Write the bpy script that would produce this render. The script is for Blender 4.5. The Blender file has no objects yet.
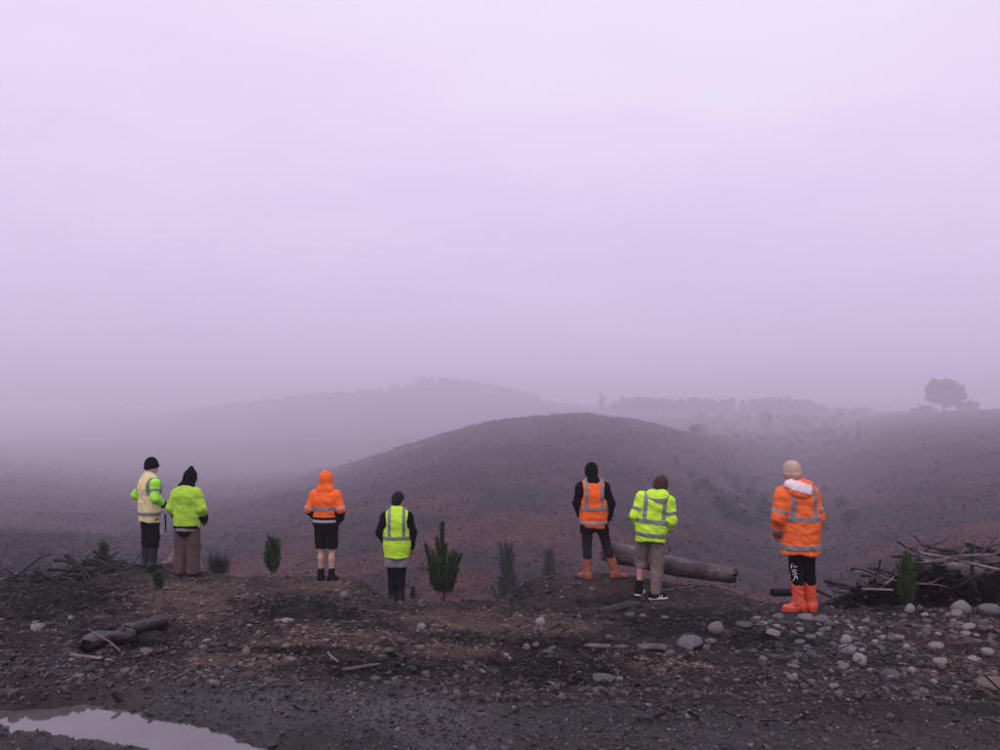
import bpy, bmesh, math, random
import numpy as np
from mathutils import Vector, Matrix

random.seed(7)
RNG = np.random.default_rng(7)
SC = bpy.context.scene
COL = SC.collection
R = math.radians

# ------------------------------------------------------------------ camera
CAM_Z, FPX, HORIZON = 1.6, 755.0, 405.0        # eye height, focal length and horizon row for a 1000 px wide picture
cd = bpy.data.cameras.new('camera')
cam = bpy.data.objects.new('camera', cd)
COL.objects.link(cam)
cd.sensor_width = 36.0
cd.lens = 36.0 * FPX / 1000.0
cd.shift_y = (HORIZON - 375.0) / 1000.0
cd.clip_start, cd.clip_end = 0.05, 12000.0
cam.location = (0, 0, CAM_Z)
cam.rotation_euler = (R(90), 0, 0)
SC.camera = cam

# ------------------------------------------------------------------ sky, sun, exposure
SUN_EL, SUN_AZ = 52.0, 200.0      # high and behind the camera, wholly diffused by cloud
world = bpy.data.worlds.new('World')
SC.world = world
world.use_nodes = True
wn, wl = world.node_tree.nodes, world.node_tree.links
wn.clear()
w_out = wn.new('ShaderNodeOutputWorld')
sky = wn.new('ShaderNodeTexSky')
sky.sky_type = 'NISHITA'
sky.sun_disc = False
sky.sun_elevation = R(SUN_EL)
sky.sun_rotation = R(SUN_AZ)
bg_sky = wn.new('ShaderNodeBackground')
bg_sky.inputs['Strength'].default_value = 0.06
wl.new(sky.outputs[0], bg_sky.inputs['Color'])
tc = wn.new('ShaderNodeTexCoord')
sep = wn.new('ShaderNodeSeparateXYZ')
wl.new(tc.outputs['Generated'], sep.inputs[0])
nz1 = wn.new('ShaderNodeTexNoise')
nz1.inputs['Scale'].default_value = 2.2
nz1.inputs['Detail'].default_value = 3.0
nz1.inputs['Roughness'].default_value = 0.5
mp = wn.new('ShaderNodeMapping')
mp.inputs['Scale'].default_value = (1.0, 1.0, 3.5)
mp.inputs['Location'].default_value = (0.35, 0.2, 0.0)
wl.new(tc.outputs['Generated'], mp.inputs[0])
wl.new(mp.outputs[0], nz1.inputs['Vector'])
ma = wn.new('ShaderNodeMath'); ma.operation = 'MULTIPLY_ADD'
wl.new(nz1.outputs['Fac'], ma.inputs[0]); ma.inputs[1].default_value = 0.42
wl.new(sep.outputs['Z'], ma.inputs[2])
ramp = wn.new('ShaderNodeValToRGB')
wl.new(ma.outputs[0], ramp.inputs['Fac'])
cr = ramp.color_ramp
cr.elements[0].position, cr.elements[0].color = 0.10, (0.605, 0.505, 0.770, 1)
cr.elements[1].position, cr.elements[1].color = 1.0, (0.87, 0.79, 0.98, 1)
e = cr.elements.new(0.30); e.color = (0.675, 0.550, 0.805, 1)
e = cr.elements.new(0.46); e.color = (0.725, 0.620, 0.870, 1)
e = cr.elements.new(0.66); e.color = (0.815, 0.730, 0.940, 1)
bg_cloud = wn.new('ShaderNodeBackground')
bg_cloud.inputs['Strength'].default_value = 1.18
wl.new(ramp.outputs['Color'], bg_cloud.inputs['Color'])
mixw = wn.new('ShaderNodeMixShader')
mixw.inputs[0].default_value = 0.93          # thick cloud hides nearly all of the clear sky
wl.new(bg_sky.outputs[0], mixw.inputs[1])
wl.new(bg_cloud.outputs[0], mixw.inputs[2])
wl.new(mixw.outputs[0], w_out.inputs['Surface'])

sd = bpy.data.lights.new('sun', 'SUN')
sun = bpy.data.objects.new('sun', sd)
COL.objects.link(sun)
sd.energy = 1.15
sd.angle = R(50)
sd.color = (1.0, 0.92, 0.94)
az, el = R(SUN_AZ), R(SUN_EL)
to_sun = Vector((math.sin(az) * math.cos(el), math.cos(az) * math.cos(el), math.sin(el)))
sun.rotation_euler = to_sun.to_track_quat('Z', 'Y').to_euler()
sun.location = (0, -4, 30)

vs = SC.view_settings
vs.view_transform = 'Standard'
vs.look = 'None'
vs.exposure = 0.0
vs.gamma = 1.0
vs.use_curve_mapping = False
SC.render.engine = 'CYCLES'
cy = SC.cycles
cy.use_denoising = True
cy.max_bounces = 8
cy.diffuse_bounces = 3
cy.glossy_bounces = 2
cy.transmission_bounces = 2
cy.volume_bounces = 4
cy.transparent_max_bounces = 4
cy.caustics_reflective = False
cy.caustics_refractive = False

# ------------------------------------------------------------------ numpy noise
_perm = np.random.default_rng(3).permutation(256)
_perm = np.concatenate([_perm, _perm, _perm])
_g3 = np.random.default_rng(5).normal(size=(256, 3))
_g3 /= np.linalg.norm(_g3, axis=1)[:, None]

def perlin(x, y, z=None):
    x = np.asarray(x, float); y = np.asarray(y, float)
    z = np.full_like(x, 0.37) if z is None else np.asarray(z, float)
    xi, yi, zi = np.floor(x).astype(int), np.floor(y).astype(int), np.floor(z).astype(int)
    xf, yf, zf = x - xi, y - yi, z - zi
    xi &= 255; yi &= 255; zi &= 255
    f = lambda t: t * t * t * (t * (t * 6 - 15) + 10)
    u, v, w = f(xf), f(yf), f(zf)
    out = 0
    for dx in (0, 1):
        for dy in (0, 1):
            for dz in (0, 1):
                h = _perm[_perm[_perm[xi + dx] + yi + dy] + zi + dz]
                g = _g3[h]
                d = g[..., 0] * (xf - dx) + g[..., 1] * (yf - dy) + g[..., 2] * (zf - dz)
                out = out + d * (u if dx else 1 - u) * (v if dy else 1 - v) * (w if dz else 1 - w)
    return out * 1.6

def fbm(x, y, oct=4, z=None, gain=0.5):
    s, a, tot = 0, 1.0, 0
    for i in range(oct):
        s = s + a * perlin(x * 2 ** i + 17.3 * i, y * 2 ** i - 9.1 * i, None if z is None else z * 2 ** i)
        tot += a; a *= gain
    return s / tot

def sstep(a, b, x):
    t = np.clip((x - a) / (b - a), 0, 1)
    return t * t * (3 - 2 * t)

# ------------------------------------------------------------------ terrain as a height function
def u_of(px): return (np.asarray(px, float) - 500.0) / FPX
def z_at(py, d): return CAM_Z - (np.asarray(py, float) - HORIZON) / FPX * d

# lip of the spoil bank: image column, row of the lip, distance of the lip
LIP = np.array([
    (-700, 600, 14.0), (-250, 596, 13.2), (-60, 598, 12.6), (20, 594, 12.5), (70, 586, 12.4), (105, 571, 12.3), (150, 567, 12.2), (190, 573, 12.1),
    (222, 579, 12.1), (245, 579, 12.1), (275, 577, 12.1), (325, 580, 12.1), (362, 583, 12.0), (388, 601, 11.8), (405, 607, 11.7),
    (440, 605, 11.7), (495, 603, 11.6), (515, 590, 11.5), (535, 578, 11.4), (585, 577, 11.4), (625, 577, 11.3), (665, 584, 11.2),
    (715, 588, 11.0), (745, 598, 10.4), (775, 608, 9.6), (830, 609, 9.5), (900, 603, 9.9), (1000, 600, 10.2), (1250, 600, 10.5), (1900, 600, 11)], float)
LU = u_of(LIP[:, 0]); LD = LIP[:, 2]; LZ = z_at(LIP[:, 1], LD)

VD = np.array([8, 17, 28, 45, 82, 175, 335, 560, 900, 1250, 1650, 2400, 4000], float)
VP = {   # image column: rows of the far ground at the distances VD
    -700: (740, 700, 650, 585, 530, 490, 465, 450, 436, 426, 419, 411, 406),
    -300: (740, 700, 650, 588, 532, 492, 467, 452, 437, 427, 419, 411, 406),
    0:    (740, 700, 650, 592, 538, 500, 474, 456, 438, 426, 418, 411, 406),
    130:  (740, 700, 652, 596, 545, 510, 484, 464, 438, 420, 414, 409, 405),
    230:  (740, 700, 650, 592, 540, 506, 488, 470, 436, 404, 410, 408, 405),
    300:  (740, 700, 648, 586, 530, 494, 480, 468, 432, 396, 399, 398, 400),
    350:  (740, 700, 645, 580, 520, 482, 464, 466, 432, 392, 400, 399, 401),
    400:  (740, 700, 645, 576, 512, 468, 446, 460, 430, 386, 401, 400, 401),
    450:  (740, 700, 645, 573, 506, 457, 430, 450, 426, 383, 402, 400, 401),
    500:  (740, 700, 645, 572, 503, 450, 419, 440, 422, 391, 404, 402, 402),
    560:  (740, 700, 645, 572, 503, 447, 412, 430, 417, 403, 405, 403, 402),
    620:  (740, 700, 645, 574, 506, 452, 416, 430, 414, 408, 406, 403, 402),
    690:  (740, 700, 650, 582, 520, 470, 432, 432, 414, 409, 406, 403, 402),
    770:  (740, 705, 660, 602, 542, 492, 450, 434, 414, 410, 406, 403, 402),
    830:  (740, 705, 660, 606, 548, 494, 450, 430, 414, 411, 406, 403, 402),
    900:  (740, 700, 645, 578, 516, 466, 432, 416, 411, 412, 406, 403, 402),
    1000: (740, 695, 632, 562, 500, 450, 422, 409, 410, 412, 406, 403, 402),
    1300: (740, 690, 620, 545, 485, 440, 415, 404, 404, 406, 404, 402, 402),
    1900: (740, 690, 620, 545, 485, 440, 415, 404, 404, 406, 404, 402, 402)}
_vk = np.array(sorted(VP), float)
VU = u_of(_vk)
VZ = np.array([[z_at(p, d) for p, d in zip(VP[int(k)], VD)] for k in _vk])
_ul = np.linspace(VU[0], VU[-1], 700)
_dl = np.linspace(math.log(8), math.log(4000), 460)
def _blur(a, n, axis):
    k = np.hanning(n + 2)[1:-1]; k /= k.sum()
    pad = [(0, 0)] * a.ndim; pad[axis] = (n // 2, n - 1 - n // 2)
    return np.apply_along_axis(lambda v: np.convolve(v, k, 'valid'), axis, np.pad(a, pad, mode='edge'))
_t1 = np.array([np.interp(_dl, np.log(VD), row) for row in VZ])
VT = np.array([np.interp(_ul, VU, _t1[:, j]) for j in range(len(_dl))]).T
VT = _blur(_blur(VT, 25, 0), 15, 1)
_lu = np.linspace(LU[0], LU[-1], 1600)
LDs = _blur(np.interp(_lu, LU, LD), 15, 0)
LZs = _blur(np.interp(_lu, LU, LZ), 9, 0)

def bil(tab, a, b):
    ia = np.clip(a, 0, tab.shape[0] - 1.001); ib = np.clip(b, 0, tab.shape[1] - 1.001)
    i, j = ia.astype(int), ib.astype(int)
    fa, fb = ia - i, ib - j
    return (tab[i, j] * (1 - fa) * (1 - fb) + tab[i + 1, j] * fa * (1 - fb) + tab[i, j + 1] * (1 - fa) * fb + tab[i + 1, j + 1] * fa * fb)

# wheel ruts that hold the puddles: start x, start y, end x, end y, half width, depth
RUTS = [(-2.30, 4.00, 0.0, 2.98, 0.17, 0.115), (-3.4, 4.10, -2.05, 3.84, 0.13, 0.12), (-3.2, 3.66, -1.75, 3.20, 0.15, 0.115), (-3.9, 4.48, -2.60, 4.27, 0.09, 0.115)]
WATER_Z = -0.045
FLATTEN = []      # x, y, radius, height : trodden spots where people stand

def H(x, y, detail=True):
    x = np.atleast_1d(np.asarray(x, float)); y = np.atleast_1d(np.asarray(y, float))
    r = np.hypot(x, y) + 1e-6
    th = np.arctan2(x, y)
    thc = np.clip(th, -R(60), R(60))
    d = r * np.cos(thc)
    u = np.tan(thc)
    D = np.interp(u, _lu, LDs); zl = np.interp(u, _lu, LZs)
    d0 = 3.5 + 0.9 * sstep(-0.05, -0.35, u)
    soft = lambda q: 0.5 * (q + np.sqrt(q * q + 0.15)) - 0.10
    base = lambda q: -0.150 * soft(q - d0)
    t = sstep(D - 2.8, D - 0.15, d)
    near = base(d) + (zl - base(D)) * t
    ex = np.maximum(d - D, 0)
    drop = zl - 0.95 * ex * ex / (ex + 0.7)
    vz = bil(VT, (u - _ul[0]) / (_ul[1] - _ul[0]), (np.log(np.maximum(d, 8)) - _dl[0]) / (_dl[1] - _dl[0]))
    far = np.maximum(vz, drop)
    far = np.where(ex > 1.0, far, drop)
    beyond = ex > 0
    z = np.where(beyond, far, near)
    back = sstep(R(62), R(95), np.abs(th))
    z = z * (1 - back)
    if detail:
        nb = 1 - sstep(0.3, 3.0, ex)
        puddle = (1 - sstep(-1.6, -0.3, x)) * (1 - sstep(4.2, 5.0, y)) * sstep(1.0, 2.2, y)
        rough = (0.25 + 0.75 * sstep(3.6, 6.0, d)) * (1 - 0.30 * puddle)
        n = 0.14 * fbm(x * 0.8, y * 1.3, 2) + 0.095 * fbm(x * 2.3 + 5, y * 3.4, 3) + 0.048 * (0.5 - np.abs(perlin(x * 5.5, y * 7.5)))
        n = n + 0.016 * fbm(x * 14, y * 17, 2)
        z = z + n * rough * nb * (0.35 + 0.65 * (1 - sstep(-1.2, 0.0, d - D))) 
        for (ax, ay, bx, by, w, dep) in RUTS:
            vx, vy = bx - ax, by - ay
            L2 = vx * vx + vy * vy
            s = np.clip(((x - ax) * vx + (y - ay) * vy) / L2, 0, 1)
            q = np.hypot(x - ax - s * vx, y - ay - s * vy) + 0.06 * perlin(x * 4, y * 4) + 0.035 * perlin(x * 13, y * 13)
            z = z - dep * np.exp(-(q / w) ** 2) + 0.012 * np.exp(-((q - 2.0 * w) / (0.7 * w)) ** 2)
        fb = sstep(3.0, 25.0, ex) * (1 - back)
        sc = np.clip(d / 200.0, 0.1, 1.0)
        m = fbm(x / 26.0, y / 30.0, 3) * 2.0 * sstep(40, 200, d) * (1 - 0.5 * sstep(300, 500, d)) + fbm(x / 7.0, y / 8.0, 3) * 1.15 * sc ** 0.6 + fbm(x / 1.7, y / 1.7, 2) * 0.30 * sc ** 0.3
        z = z + m * fb
        for (fx, fy, fr, fz) in FLATTEN:
            q = np.hypot(x - fx, y - fy)
            w = 1 - sstep(fr * 0.5, fr, q)
            z = z * (1 - w) + (fz + 0.004 * perlin(x * 20, y * 20)) * w
    return z

def h1(x, y): return float(H(x, y)[0])
def P(px, d): return float(u_of(px)) * d
def proj(x, y, z):
    y = np.maximum(y, 0.05)
    return 500 + FPX * x / y, HORIZON - FPX * (z - CAM_Z) / y
def hit(px, py):
    """ground point seen at a pixel of the photograph"""
    d = np.concatenate([np.linspace(2.4, 14, 1400), np.geomspace(14, 900, 1200)])
    x = float(u_of(px)) * d
    z = H(x, d)
    ray = z_at(py, d)
    i = int(np.argmax(z >= ray))
    if i == 0: i = len(d) // 2
    return Vector((x[i], d[i], z[i]))

# ------------------------------------------------------------------ where people stand: column, distance, row of the soles
STAND = {'a': (150, 12.05, 568), 'b': (187, 11.85, 576), 'c': (326, 11.95, 581), 'd': (397, 11.5, 606), 'e': (605, 11.15, 579), 'f': (651, 10.45, 598), 'g': (798, 8.75, 611)}
SPOT = {}
for k, (px_, d_, py_) in STAND.items():
    SPOT[k] = (P(px_, d_), d_, float(z_at(py_, d_)))
    FLATTEN.append((P(px_, d_), d_ - 0.12, 0.85, float(z_at(py_, d_))))

# ------------------------------------------------------------------ helpers for objects
def tag(o, label=None, cat=None, group=None, kind=None):
    if label: o['label'] = label
    if cat: o['category'] = cat
    if group: o['group'] = group
    if kind: o['kind'] = kind
    return o
def empty(name, loc=(0, 0, 0), rz=0.0, scale=1.0):
    o = bpy.data.objects.new(name, None); COL.objects.link(o)
    o.location = loc; o.rotation_euler = (0, 0, rz); o.scale = (scale,) * 3
    o.empty_display_size = 0.1
    return o
def link(name, me, mat=None, parent=None):
    o = bpy.data.objects.new(name, me); COL.objects.link(o)
    if mat is not None and not len(me.materials): me.materials.append(mat)
    if parent is not None: o.parent = parent
    return o
def mesh_np(name, v, f, smooth=True, cols=None, attrs=None):
    """v (n,3), f (m,3) or (m,4)"""
    v = np.asarray(v, np.float32); f = np.asarray(f, np.int32)
    me = bpy.data.meshes.new(name)
    k = f.shape[1]
    me.vertices.add(len(v)); me.vertices.foreach_set('co', v.ravel())
    me.loops.add(f.size); me.loops.foreach_set('vertex_index', f.ravel())
    me.polygons.add(len(f)); me.polygons.foreach_set('loop_start', np.arange(0, f.size, k, dtype=np.int32))
    if cols is not None:
        a = me.attributes.new('col', 'FLOAT_COLOR', 'POINT')
        c4 = np.ones((len(v), 4), np.float32); c4[:, :3] = cols
        a.data.foreach_set('color', c4.ravel())
    for nm, val in (attrs or {}).items():
        a = me.attributes.new(nm, 'FLOAT', 'POINT'); a.data.foreach_set('value', np.asarray(val, np.float32))
    me.update(calc_edges=True)
    me.polygons.foreach_set('use_smooth', np.full(len(f), smooth))
    return me

# ------------------------------------------------------------------ materials
class NT:
    def __init__(s, name):
        s.m = bpy.data.materials.new(name); s.m.use_nodes = True
        s.n, s.l = s.m.node_tree.nodes, s.m.node_tree.links
        s.b = s.n['Principled BSDF']
    def node(s, t, **kw):
        q = s.n.new(t)
        for k, v in kw.items(): setattr(q, k, v)
        return q
    def noise(s, scale, detail=4, rough=0.6, vec=None):
        q = s.node('ShaderNodeTexNoise')
        q.inputs['Scale'].default_value = scale; q.inputs['Detail'].default_value = detail; q.inputs['Roughness'].default_value = rough
        if vec is not None: s.l.new(vec, q.inputs['Vector'])
        return q.outputs['Fac']
    def ramp(s, fac, stops):
        q = s.node('ShaderNodeValToRGB'); s.l.new(fac, q.inputs[0])
        e = q.color_ramp.elements
        e[0].position, e[0].color = stops[0][0], (*stops[0][1], 1)
        e[1].position, e[1].color = stops[-1][0], (*stops[-1][1], 1)
        for p_, c_ in stops[1:-1]:
            w = e.new(p_); w.color = (*c_, 1)
        return q.outputs['Color']
    def mix(s, fac, a, b, mode='MIX'):
        q = s.node('ShaderNodeMix', data_type='RGBA', blend_type=mode)
        for sock, val in ((q.inputs[0], fac), (q.inputs[6], a), (q.inputs[7], b)):
            if hasattr(val, 'is_linked') or hasattr(val, 'links'): s.l.new(val, sock)
            elif isinstance(val, tuple): sock.default_value = (*val, 1)
            else: sock.default_value = val
        return q.outputs[2]
    def math(s, op, a, b=0.0, c=None):
        q = s.node('ShaderNodeMath', operation=op)
        for i, val in enumerate((a, b) if c is None else (a, b, c)):
            if hasattr(val, 'links'): s.l.new(val, q.inputs[i])
            else: q.inputs[i].default_value = val
        return q.outputs[0]
    def attr(s, name, col=False):
        q = s.node('ShaderNodeAttribute', attribute_name=name)
        return q.outputs['Color'] if col else q.outputs['Fac']
    def coord(s, which='Object'):
        return s.node('ShaderNodeTexCoord').outputs[which]
    def bump(s, h, strength=0.4, dist=0.01):
        q = s.node('ShaderNodeBump'); q.inputs['Strength'].default_value = strength; q.inputs['Distance'].default_value = dist
        s.l.new(h, q.inputs['Height']); s.l.new(q.outputs[0], s.b.inputs['Normal'])
    def set(s, col=None, rough=None, spec=None, metal=None):
        for nm, val in (('Base Color', col), ('Roughness', rough), ('Specular IOR Level', spec), ('Metallic', metal)):
            if val is None: continue
            if hasattr(val, 'links'): s.l.new(val, s.b.inputs[nm])
            elif isinstance(val, tuple): s.b.inputs[nm].default_value = (*val, 1)
            else: s.b.inputs[nm].default_value = val
        return s.m

def fabric(name, col, rough=0.9, var=0.12, bscale=220, spec=0.25):
    t = NT(name)
    c = t.coord()
    f = t.noise(9, 5, 0.65, c)
    dk = tuple(v * (1 - 2 * var) for v in col)
    col2 = t.ramp(f, [(0.25, dk), (0.6, col)])
    t.bump(t.noise(bscale, 2, 0.5, c), 0.35, 0.003)
    return t.set(col2, rough, spec)

def attr_mat(name, rough=0.85, spec=0.3, nscale=60, var=0.35, bump=0.4, bd=0.006):
    t = NT(name)
    c = t.coord()
    f = t.noise(nscale, 4, 0.6, c)
    k = t.ramp(f, [(0.3, (1 - var,) * 3), (0.7, (1 + var * 0.4,) * 3)])
    t.bump(f, bump, bd)
    return t.set(t.mix(1.0, t.attr('col', True), k, 'MULTIPLY'), rough, spec)

M = {}
M['gravel'] = attr_mat('gravel', 0.62, 0.22, 55, 0.35)
M['scrub'] = attr_mat('scrub', 0.95, 0.1, 2.0, 0.25, 0.0)
M['needles'] = attr_mat('needles', 0.7, 0.25, 8, 0.3, 0.0)
M['leaf'] = attr_mat('leaf', 0.8, 0.2, 1.0, 0.25, 0.0)
M['twig'] = attr_mat('twig', 0.85, 0.12, 30, 0.3)

def wood_mat(name, c1, c2, c3, rough=0.72, sc=1.0):
    t = NT(name)
    c = t.coord()
    mpn = t.node('ShaderNodeMapping'); mpn.inputs['Scale'].default_value = (2.0 * sc, 22 * sc, 22 * sc)
    t.l.new(c, mpn.inputs[0])
    f = t.noise(1.6, 6, 0.7, mpn.outputs[0])
    g = t.noise(3.0, 4, 0.6, c)
    col = t.ramp(f, [(0.3, c1), (0.52, c2), (0.72, c3)])
    col = t.mix(t.ramp(g, [(0.42, (0, 0, 0)), (0.62, (0.8, 0.8, 0.8))]), col, c1)
    t.bump(f, 0.7, 0.012)
    return t.set(col, rough, 0.2)
M['bark_dark'] = wood_mat('charred_bark', (0.010, 0.008, 0.009), (0.030, 0.024, 0.025), (0.085, 0.070, 0.072))
M['bark_grey'] = wood_mat('weathered_bark', (0.030, 0.022, 0.024), (0.125, 0.097, 0.105), (0.31, 0.26, 0.285), 0.5)
M['bark_mid'] = wood_mat('damp_bark', (0.012, 0.009, 0.010), (0.045, 0.035, 0.038), (0.16, 0.13, 0.14), 0.5)
M['wood_pale'] = wood_mat('pale_wood', (0.08, 0.06, 0.055), (0.22, 0.17, 0.16), (0.42, 0.35, 0.34), 0.7)
M['wood_pink'] = wood_mat('raw_wood', (0.16, 0.09, 0.08), (0.33, 0.21, 0.19), (0.50, 0.37, 0.36), 0.8)
M['char'] = wood_mat('char', (0.006, 0.005, 0.005), (0.013, 0.011, 0.011), (0.030, 0.025, 0.026), 0.6)
M['trunk'] = wood_mat('sapling_bark', (0.02, 0.014, 0.010), (0.05, 0.035, 0.025), (0.09, 0.065, 0.05))

def stone_mat(name, a, b, rough=0.6):
    t = NT(name)
    c = t.coord()
    oi = t.node('ShaderNodeObjectInfo')
    f = t.noise(3.0, 6, 0.7, c)
    col = t.ramp(f, [(0.3, a), (0.7, b)])
    v = t.math('MULTIPLY_ADD', oi.outputs['Random'], 0.5, 0.72)
    q = t.node('ShaderNodeMix', data_type='RGBA', blend_type='MULTIPLY'); q.inputs[0].default_value = 1
    t.l.new(col, q.inputs[6]); t.l.new(v, q.inputs[7])
    t.bump(t.noise(14, 5, 0.65, c), 0.5, 0.03)
    return t.set(q.outputs[2], rough, 0.4)
M['stone_pale'] = stone_mat('pale_stone', (0.125, 0.108, 0.110), (0.265, 0.235, 0.235))
M['stone_grey'] = stone_mat('grey_stone', (0.050, 0.047, 0.052), (0.125, 0.115, 0.122))
M['stone_tan'] = stone_mat('tan_stone', (0.10, 0.072, 0.062), (0.20, 0.148, 0.130))
M['stone_brown'] = stone_mat('brown_stone', (0.045, 0.034, 0.033), (0.105, 0.080, 0.076))

# ------------------------------------------------------------------ colour zones of the bank (soil that is charred, tan, red or grey)
ZONES = [  # column, row, half width, half height, kind
    (290, 607, 62, 13, 'dark'), (60, 600, 75, 22, 'dark'), (390, 668, 90, 12, 'dark'), (560, 672, 90, 17, 'dark'), (470, 640, 40, 5, 'dark'),
    (690, 622, 75, 14, 'dark'), (620, 600, 40, 7, 'dark'), (905, 590, 110, 22, 'dark'), (560, 645, 60, 8, 'dark'), (120, 640, 60, 12, 'dark'),
    (300, 650, 60, 5, 'dark'), (760, 640, 60, 10, 'dark'), (40, 660, 70, 12, 'grey'), (330, 615, 30, 5, 'dark'), (520, 590, 16, 14, 'dark'),
    (200, 598, 75, 26, 'tan'), (330, 640, 75, 14, 'tan'), (320, 586, 50, 9, 'tan'), (480, 622, 75, 15, 'tan'), (455, 650, 60, 11, 'tan'), (660, 667, 45, 8, 'tan'), (600, 588, 60, 10, 'brown'),
    (560, 628, 50, 8, 'tan'), (700, 590, 45, 8, 'brown'), (235, 660, 60, 8, 'tan'),
    (940, 632, 70, 14, 'red'), (960, 668, 45, 12, 'red'), (860, 606, 35, 6, 'red'), (455, 612, 50, 6, 'red'), (700, 690, 70, 10, 'brown'),
    (850, 650, 110, 30, 'grey'), (800, 620, 50, 10, 'grey'), (330, 715, 220, 35, 'grey'), (650, 725, 220, 25, 'grey')]
def zone_weights(x, y, z):
    px, py = proj(x, y, z)
    wob = 0.55 * perlin(px / 24.0, py / 9.0) + 0.45 * perlin(px / 8.0, py / 3.2)
    W = {k: np.zeros_like(px) for k in ('dark', 'tan', 'red', 'grey', 'brown')}
    for (cx, cy_, a, b, k) in ZONES:
        q = np.hypot((px - cx) / a, (py - cy_) / b) + wob
        W[k] = np.maximum(W[k], 1 - sstep(0.62, 1.12, q))
    return W
ZC = {'dark': (0.0060, 0.0054, 0.0062), 'tan': (0.082, 0.055, 0.047), 'red': (0.044, 0.023, 0.022), 'grey': (0.032, 0.027, 0.030), 'brown': (0.036, 0.025, 0.023)}
def soil_colour(x, y, z):
    n = fbm(x * 1.6, y * 2.6, 3)
    n2 = fbm(x * 6.0, y * 8.0, 3)
    base = np.array((0.031, 0.0220, 0.0225)) * (1 + 0.45 * n + 0.5 * n2)[:, None]
    W = zone_weights(x, y, z)
    for k in ('grey', 'brown', 'red', 'tan', 'dark'):
        w = (0.88 * W[k])[:, None]
        base = base * (1 - w) + np.array(ZC[k]) * (1 + 0.5 * n2)[:, None] * w
    pd = sstep(0.28, 0.46, fbm(x * 1.1 + 40, y * 2.2, 4))[:, None] * 0.7
    base = base * (1 - pd) + np.array(ZC['dark']) * pd
    return np.clip(base, 0.004, 0.4), W
def hill_colour(x, y):
    n = fbm(x / 9.0, y / 12.0, 4); n2 = fbm(x / 2.2, y / 2.6, 3); n3 = fbm(x / 34.0 + 7, y / 40.0, 3)
    c = np.array((0.018, 0.0112, 0.0142)) * (1 + 0.35 * n2 + 0.45 * n)[:, None]
    red = sstep(0.02, 0.30, n + 0.5 * n3 + 0.16 * (1 - sstep(40, 90, y)))[:, None] * 0.85
    c = c * (1 - red) + np.array((0.062, 0.024, 0.024)) * (1 + 0.4 * n2)[:, None] * red
    dk = sstep(0.05, 0.40, -n + 0.5 * n3 + 0.3 * n2)[:, None] * 0.75
    c = c * (1 - dk) + np.array((0.011, 0.008, 0.010)) * dk
    dv = sstep(0.30, 0.55, np.abs(perlin(x / 5.0 + 31, y / 14.0)) )[:, None] * 0.5
    c = c * (1 - dv) + np.array((0.030, 0.020, 0.024)) * dv
    return np.clip(c, 0.006, 0.4)

# ------------------------------------------------------------------ ground: one sheet from underfoot to the horizon
th_f = np.linspace(R(-40), R(40), 540)
th_b = np.linspace(R(40), R(320), 90)[1:-1]
TH = np.concatenate([th_f, th_b])
RR = np.concatenate([np.linspace(0.25, 2.6, 14, endpoint=False), 2.6 + (15.5 - 2.6) * np.linspace(0, 1, 380, endpoint=False) ** 1.15, np.geomspace(15.5, 4000, 230)])
tt, rr = np.meshgrid(TH, RR)
gx, gy = (rr * np.sin(tt)).ravel(), (rr * np.cos(tt)).ravel()
gz = H(gx, gy)
nT, nR = len(TH), len(RR)
ii, jj = np.meshgrid(np.arange(nR - 1), np.arange(nT), indexing='ij')
j2 = (jj + 1) % nT
quads = np.stack([ii * nT + jj, ii * nT + j2, (ii + 1) * nT + j2, (ii + 1) * nT + jj], -1).reshape(-1, 4)[:, ::-1]
gv = np.stack([gx, gy, gz], 1)
gv = np.vstack([gv, [[0, 0, h1(0, 0.01)]]])
soil, _W = soil_colour(gx, gy, gz)
hillc = hill_colour(gx, gy)
thc_ = np.clip(np.arctan2(gx, gy), -R(60), R(60))
dd_ = np.hypot(gx, gy) * np.cos(thc_)
Dl_ = np.interp(np.tan(thc_), _lu, LDs)
nearw = 1 - sstep(0.5, 4.0, dd_ - Dl_)
gc = soil * nearw[:, None] + hillc * (1 - nearw)[:, None]
wet = nearw * np.clip((1 - sstep(-0.02, 0.10, gz - WATER_Z + 0.03 * perlin(gx * 3, gy * 3))) * (1 - sstep(4.2, 4.8, gy)) * (1 - sstep(-0.6, 0.4, gx)) + 0.40 * (1 - sstep(3.4, 4.6, gy)), 0, 1)
gc = gc * (1 - 0.30 * wet)[:, None]
cap = np.array([[nT * 0 + j, len(gv) - 1, (j + 1) % nT] for j in range(nT)])
gme = mesh_np('ground', gv, quads, True, np.vstack([gc, gc[:1]]), {'wet': np.append(wet, 0), 'near': np.append(nearw, 1)})
t = NT('ground_soil')
co = t.coord('Object')
n1 = t.noise(38, 6, 0.72, co)
n2 = t.noise(0.9, 5, 0.7, co)
kk = t.ramp(n1, [(0.28, (0.45,) * 3), (0.5, (0.95,) * 3), (0.75, (1.55,) * 3)])
kh = t.ramp(n2, [(0.28, (0.55,) * 3), (0.72, (1.45,) * 3)])
nearA, wetA = t.attr('near'), t.attr('wet')
mod = t.mix(nearA, kh, kk)
rgh = t.math('MULTIPLY_ADD', wetA, -0.52, 0.86)
rgh = t.math('ADD', rgh, t.math('MULTIPLY', t.math('SUBTRACT', n1, 0.5), 0.35))
hh = t.math('MULTIPLY', n1, nearA)
t.bump(hh, 0.75, 0.035)
ground = link('ground', gme, t.set(t.mix(1.0, t.attr('col', True), mod, 'MULTIPLY'), rgh, t.math('MULTIPLY_ADD', wetA, 0.35, 0.15)))
tag(ground, kind='structure')
Z_LOW, Z_HIGH = float(gz.min()), float(gz.max())

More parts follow.
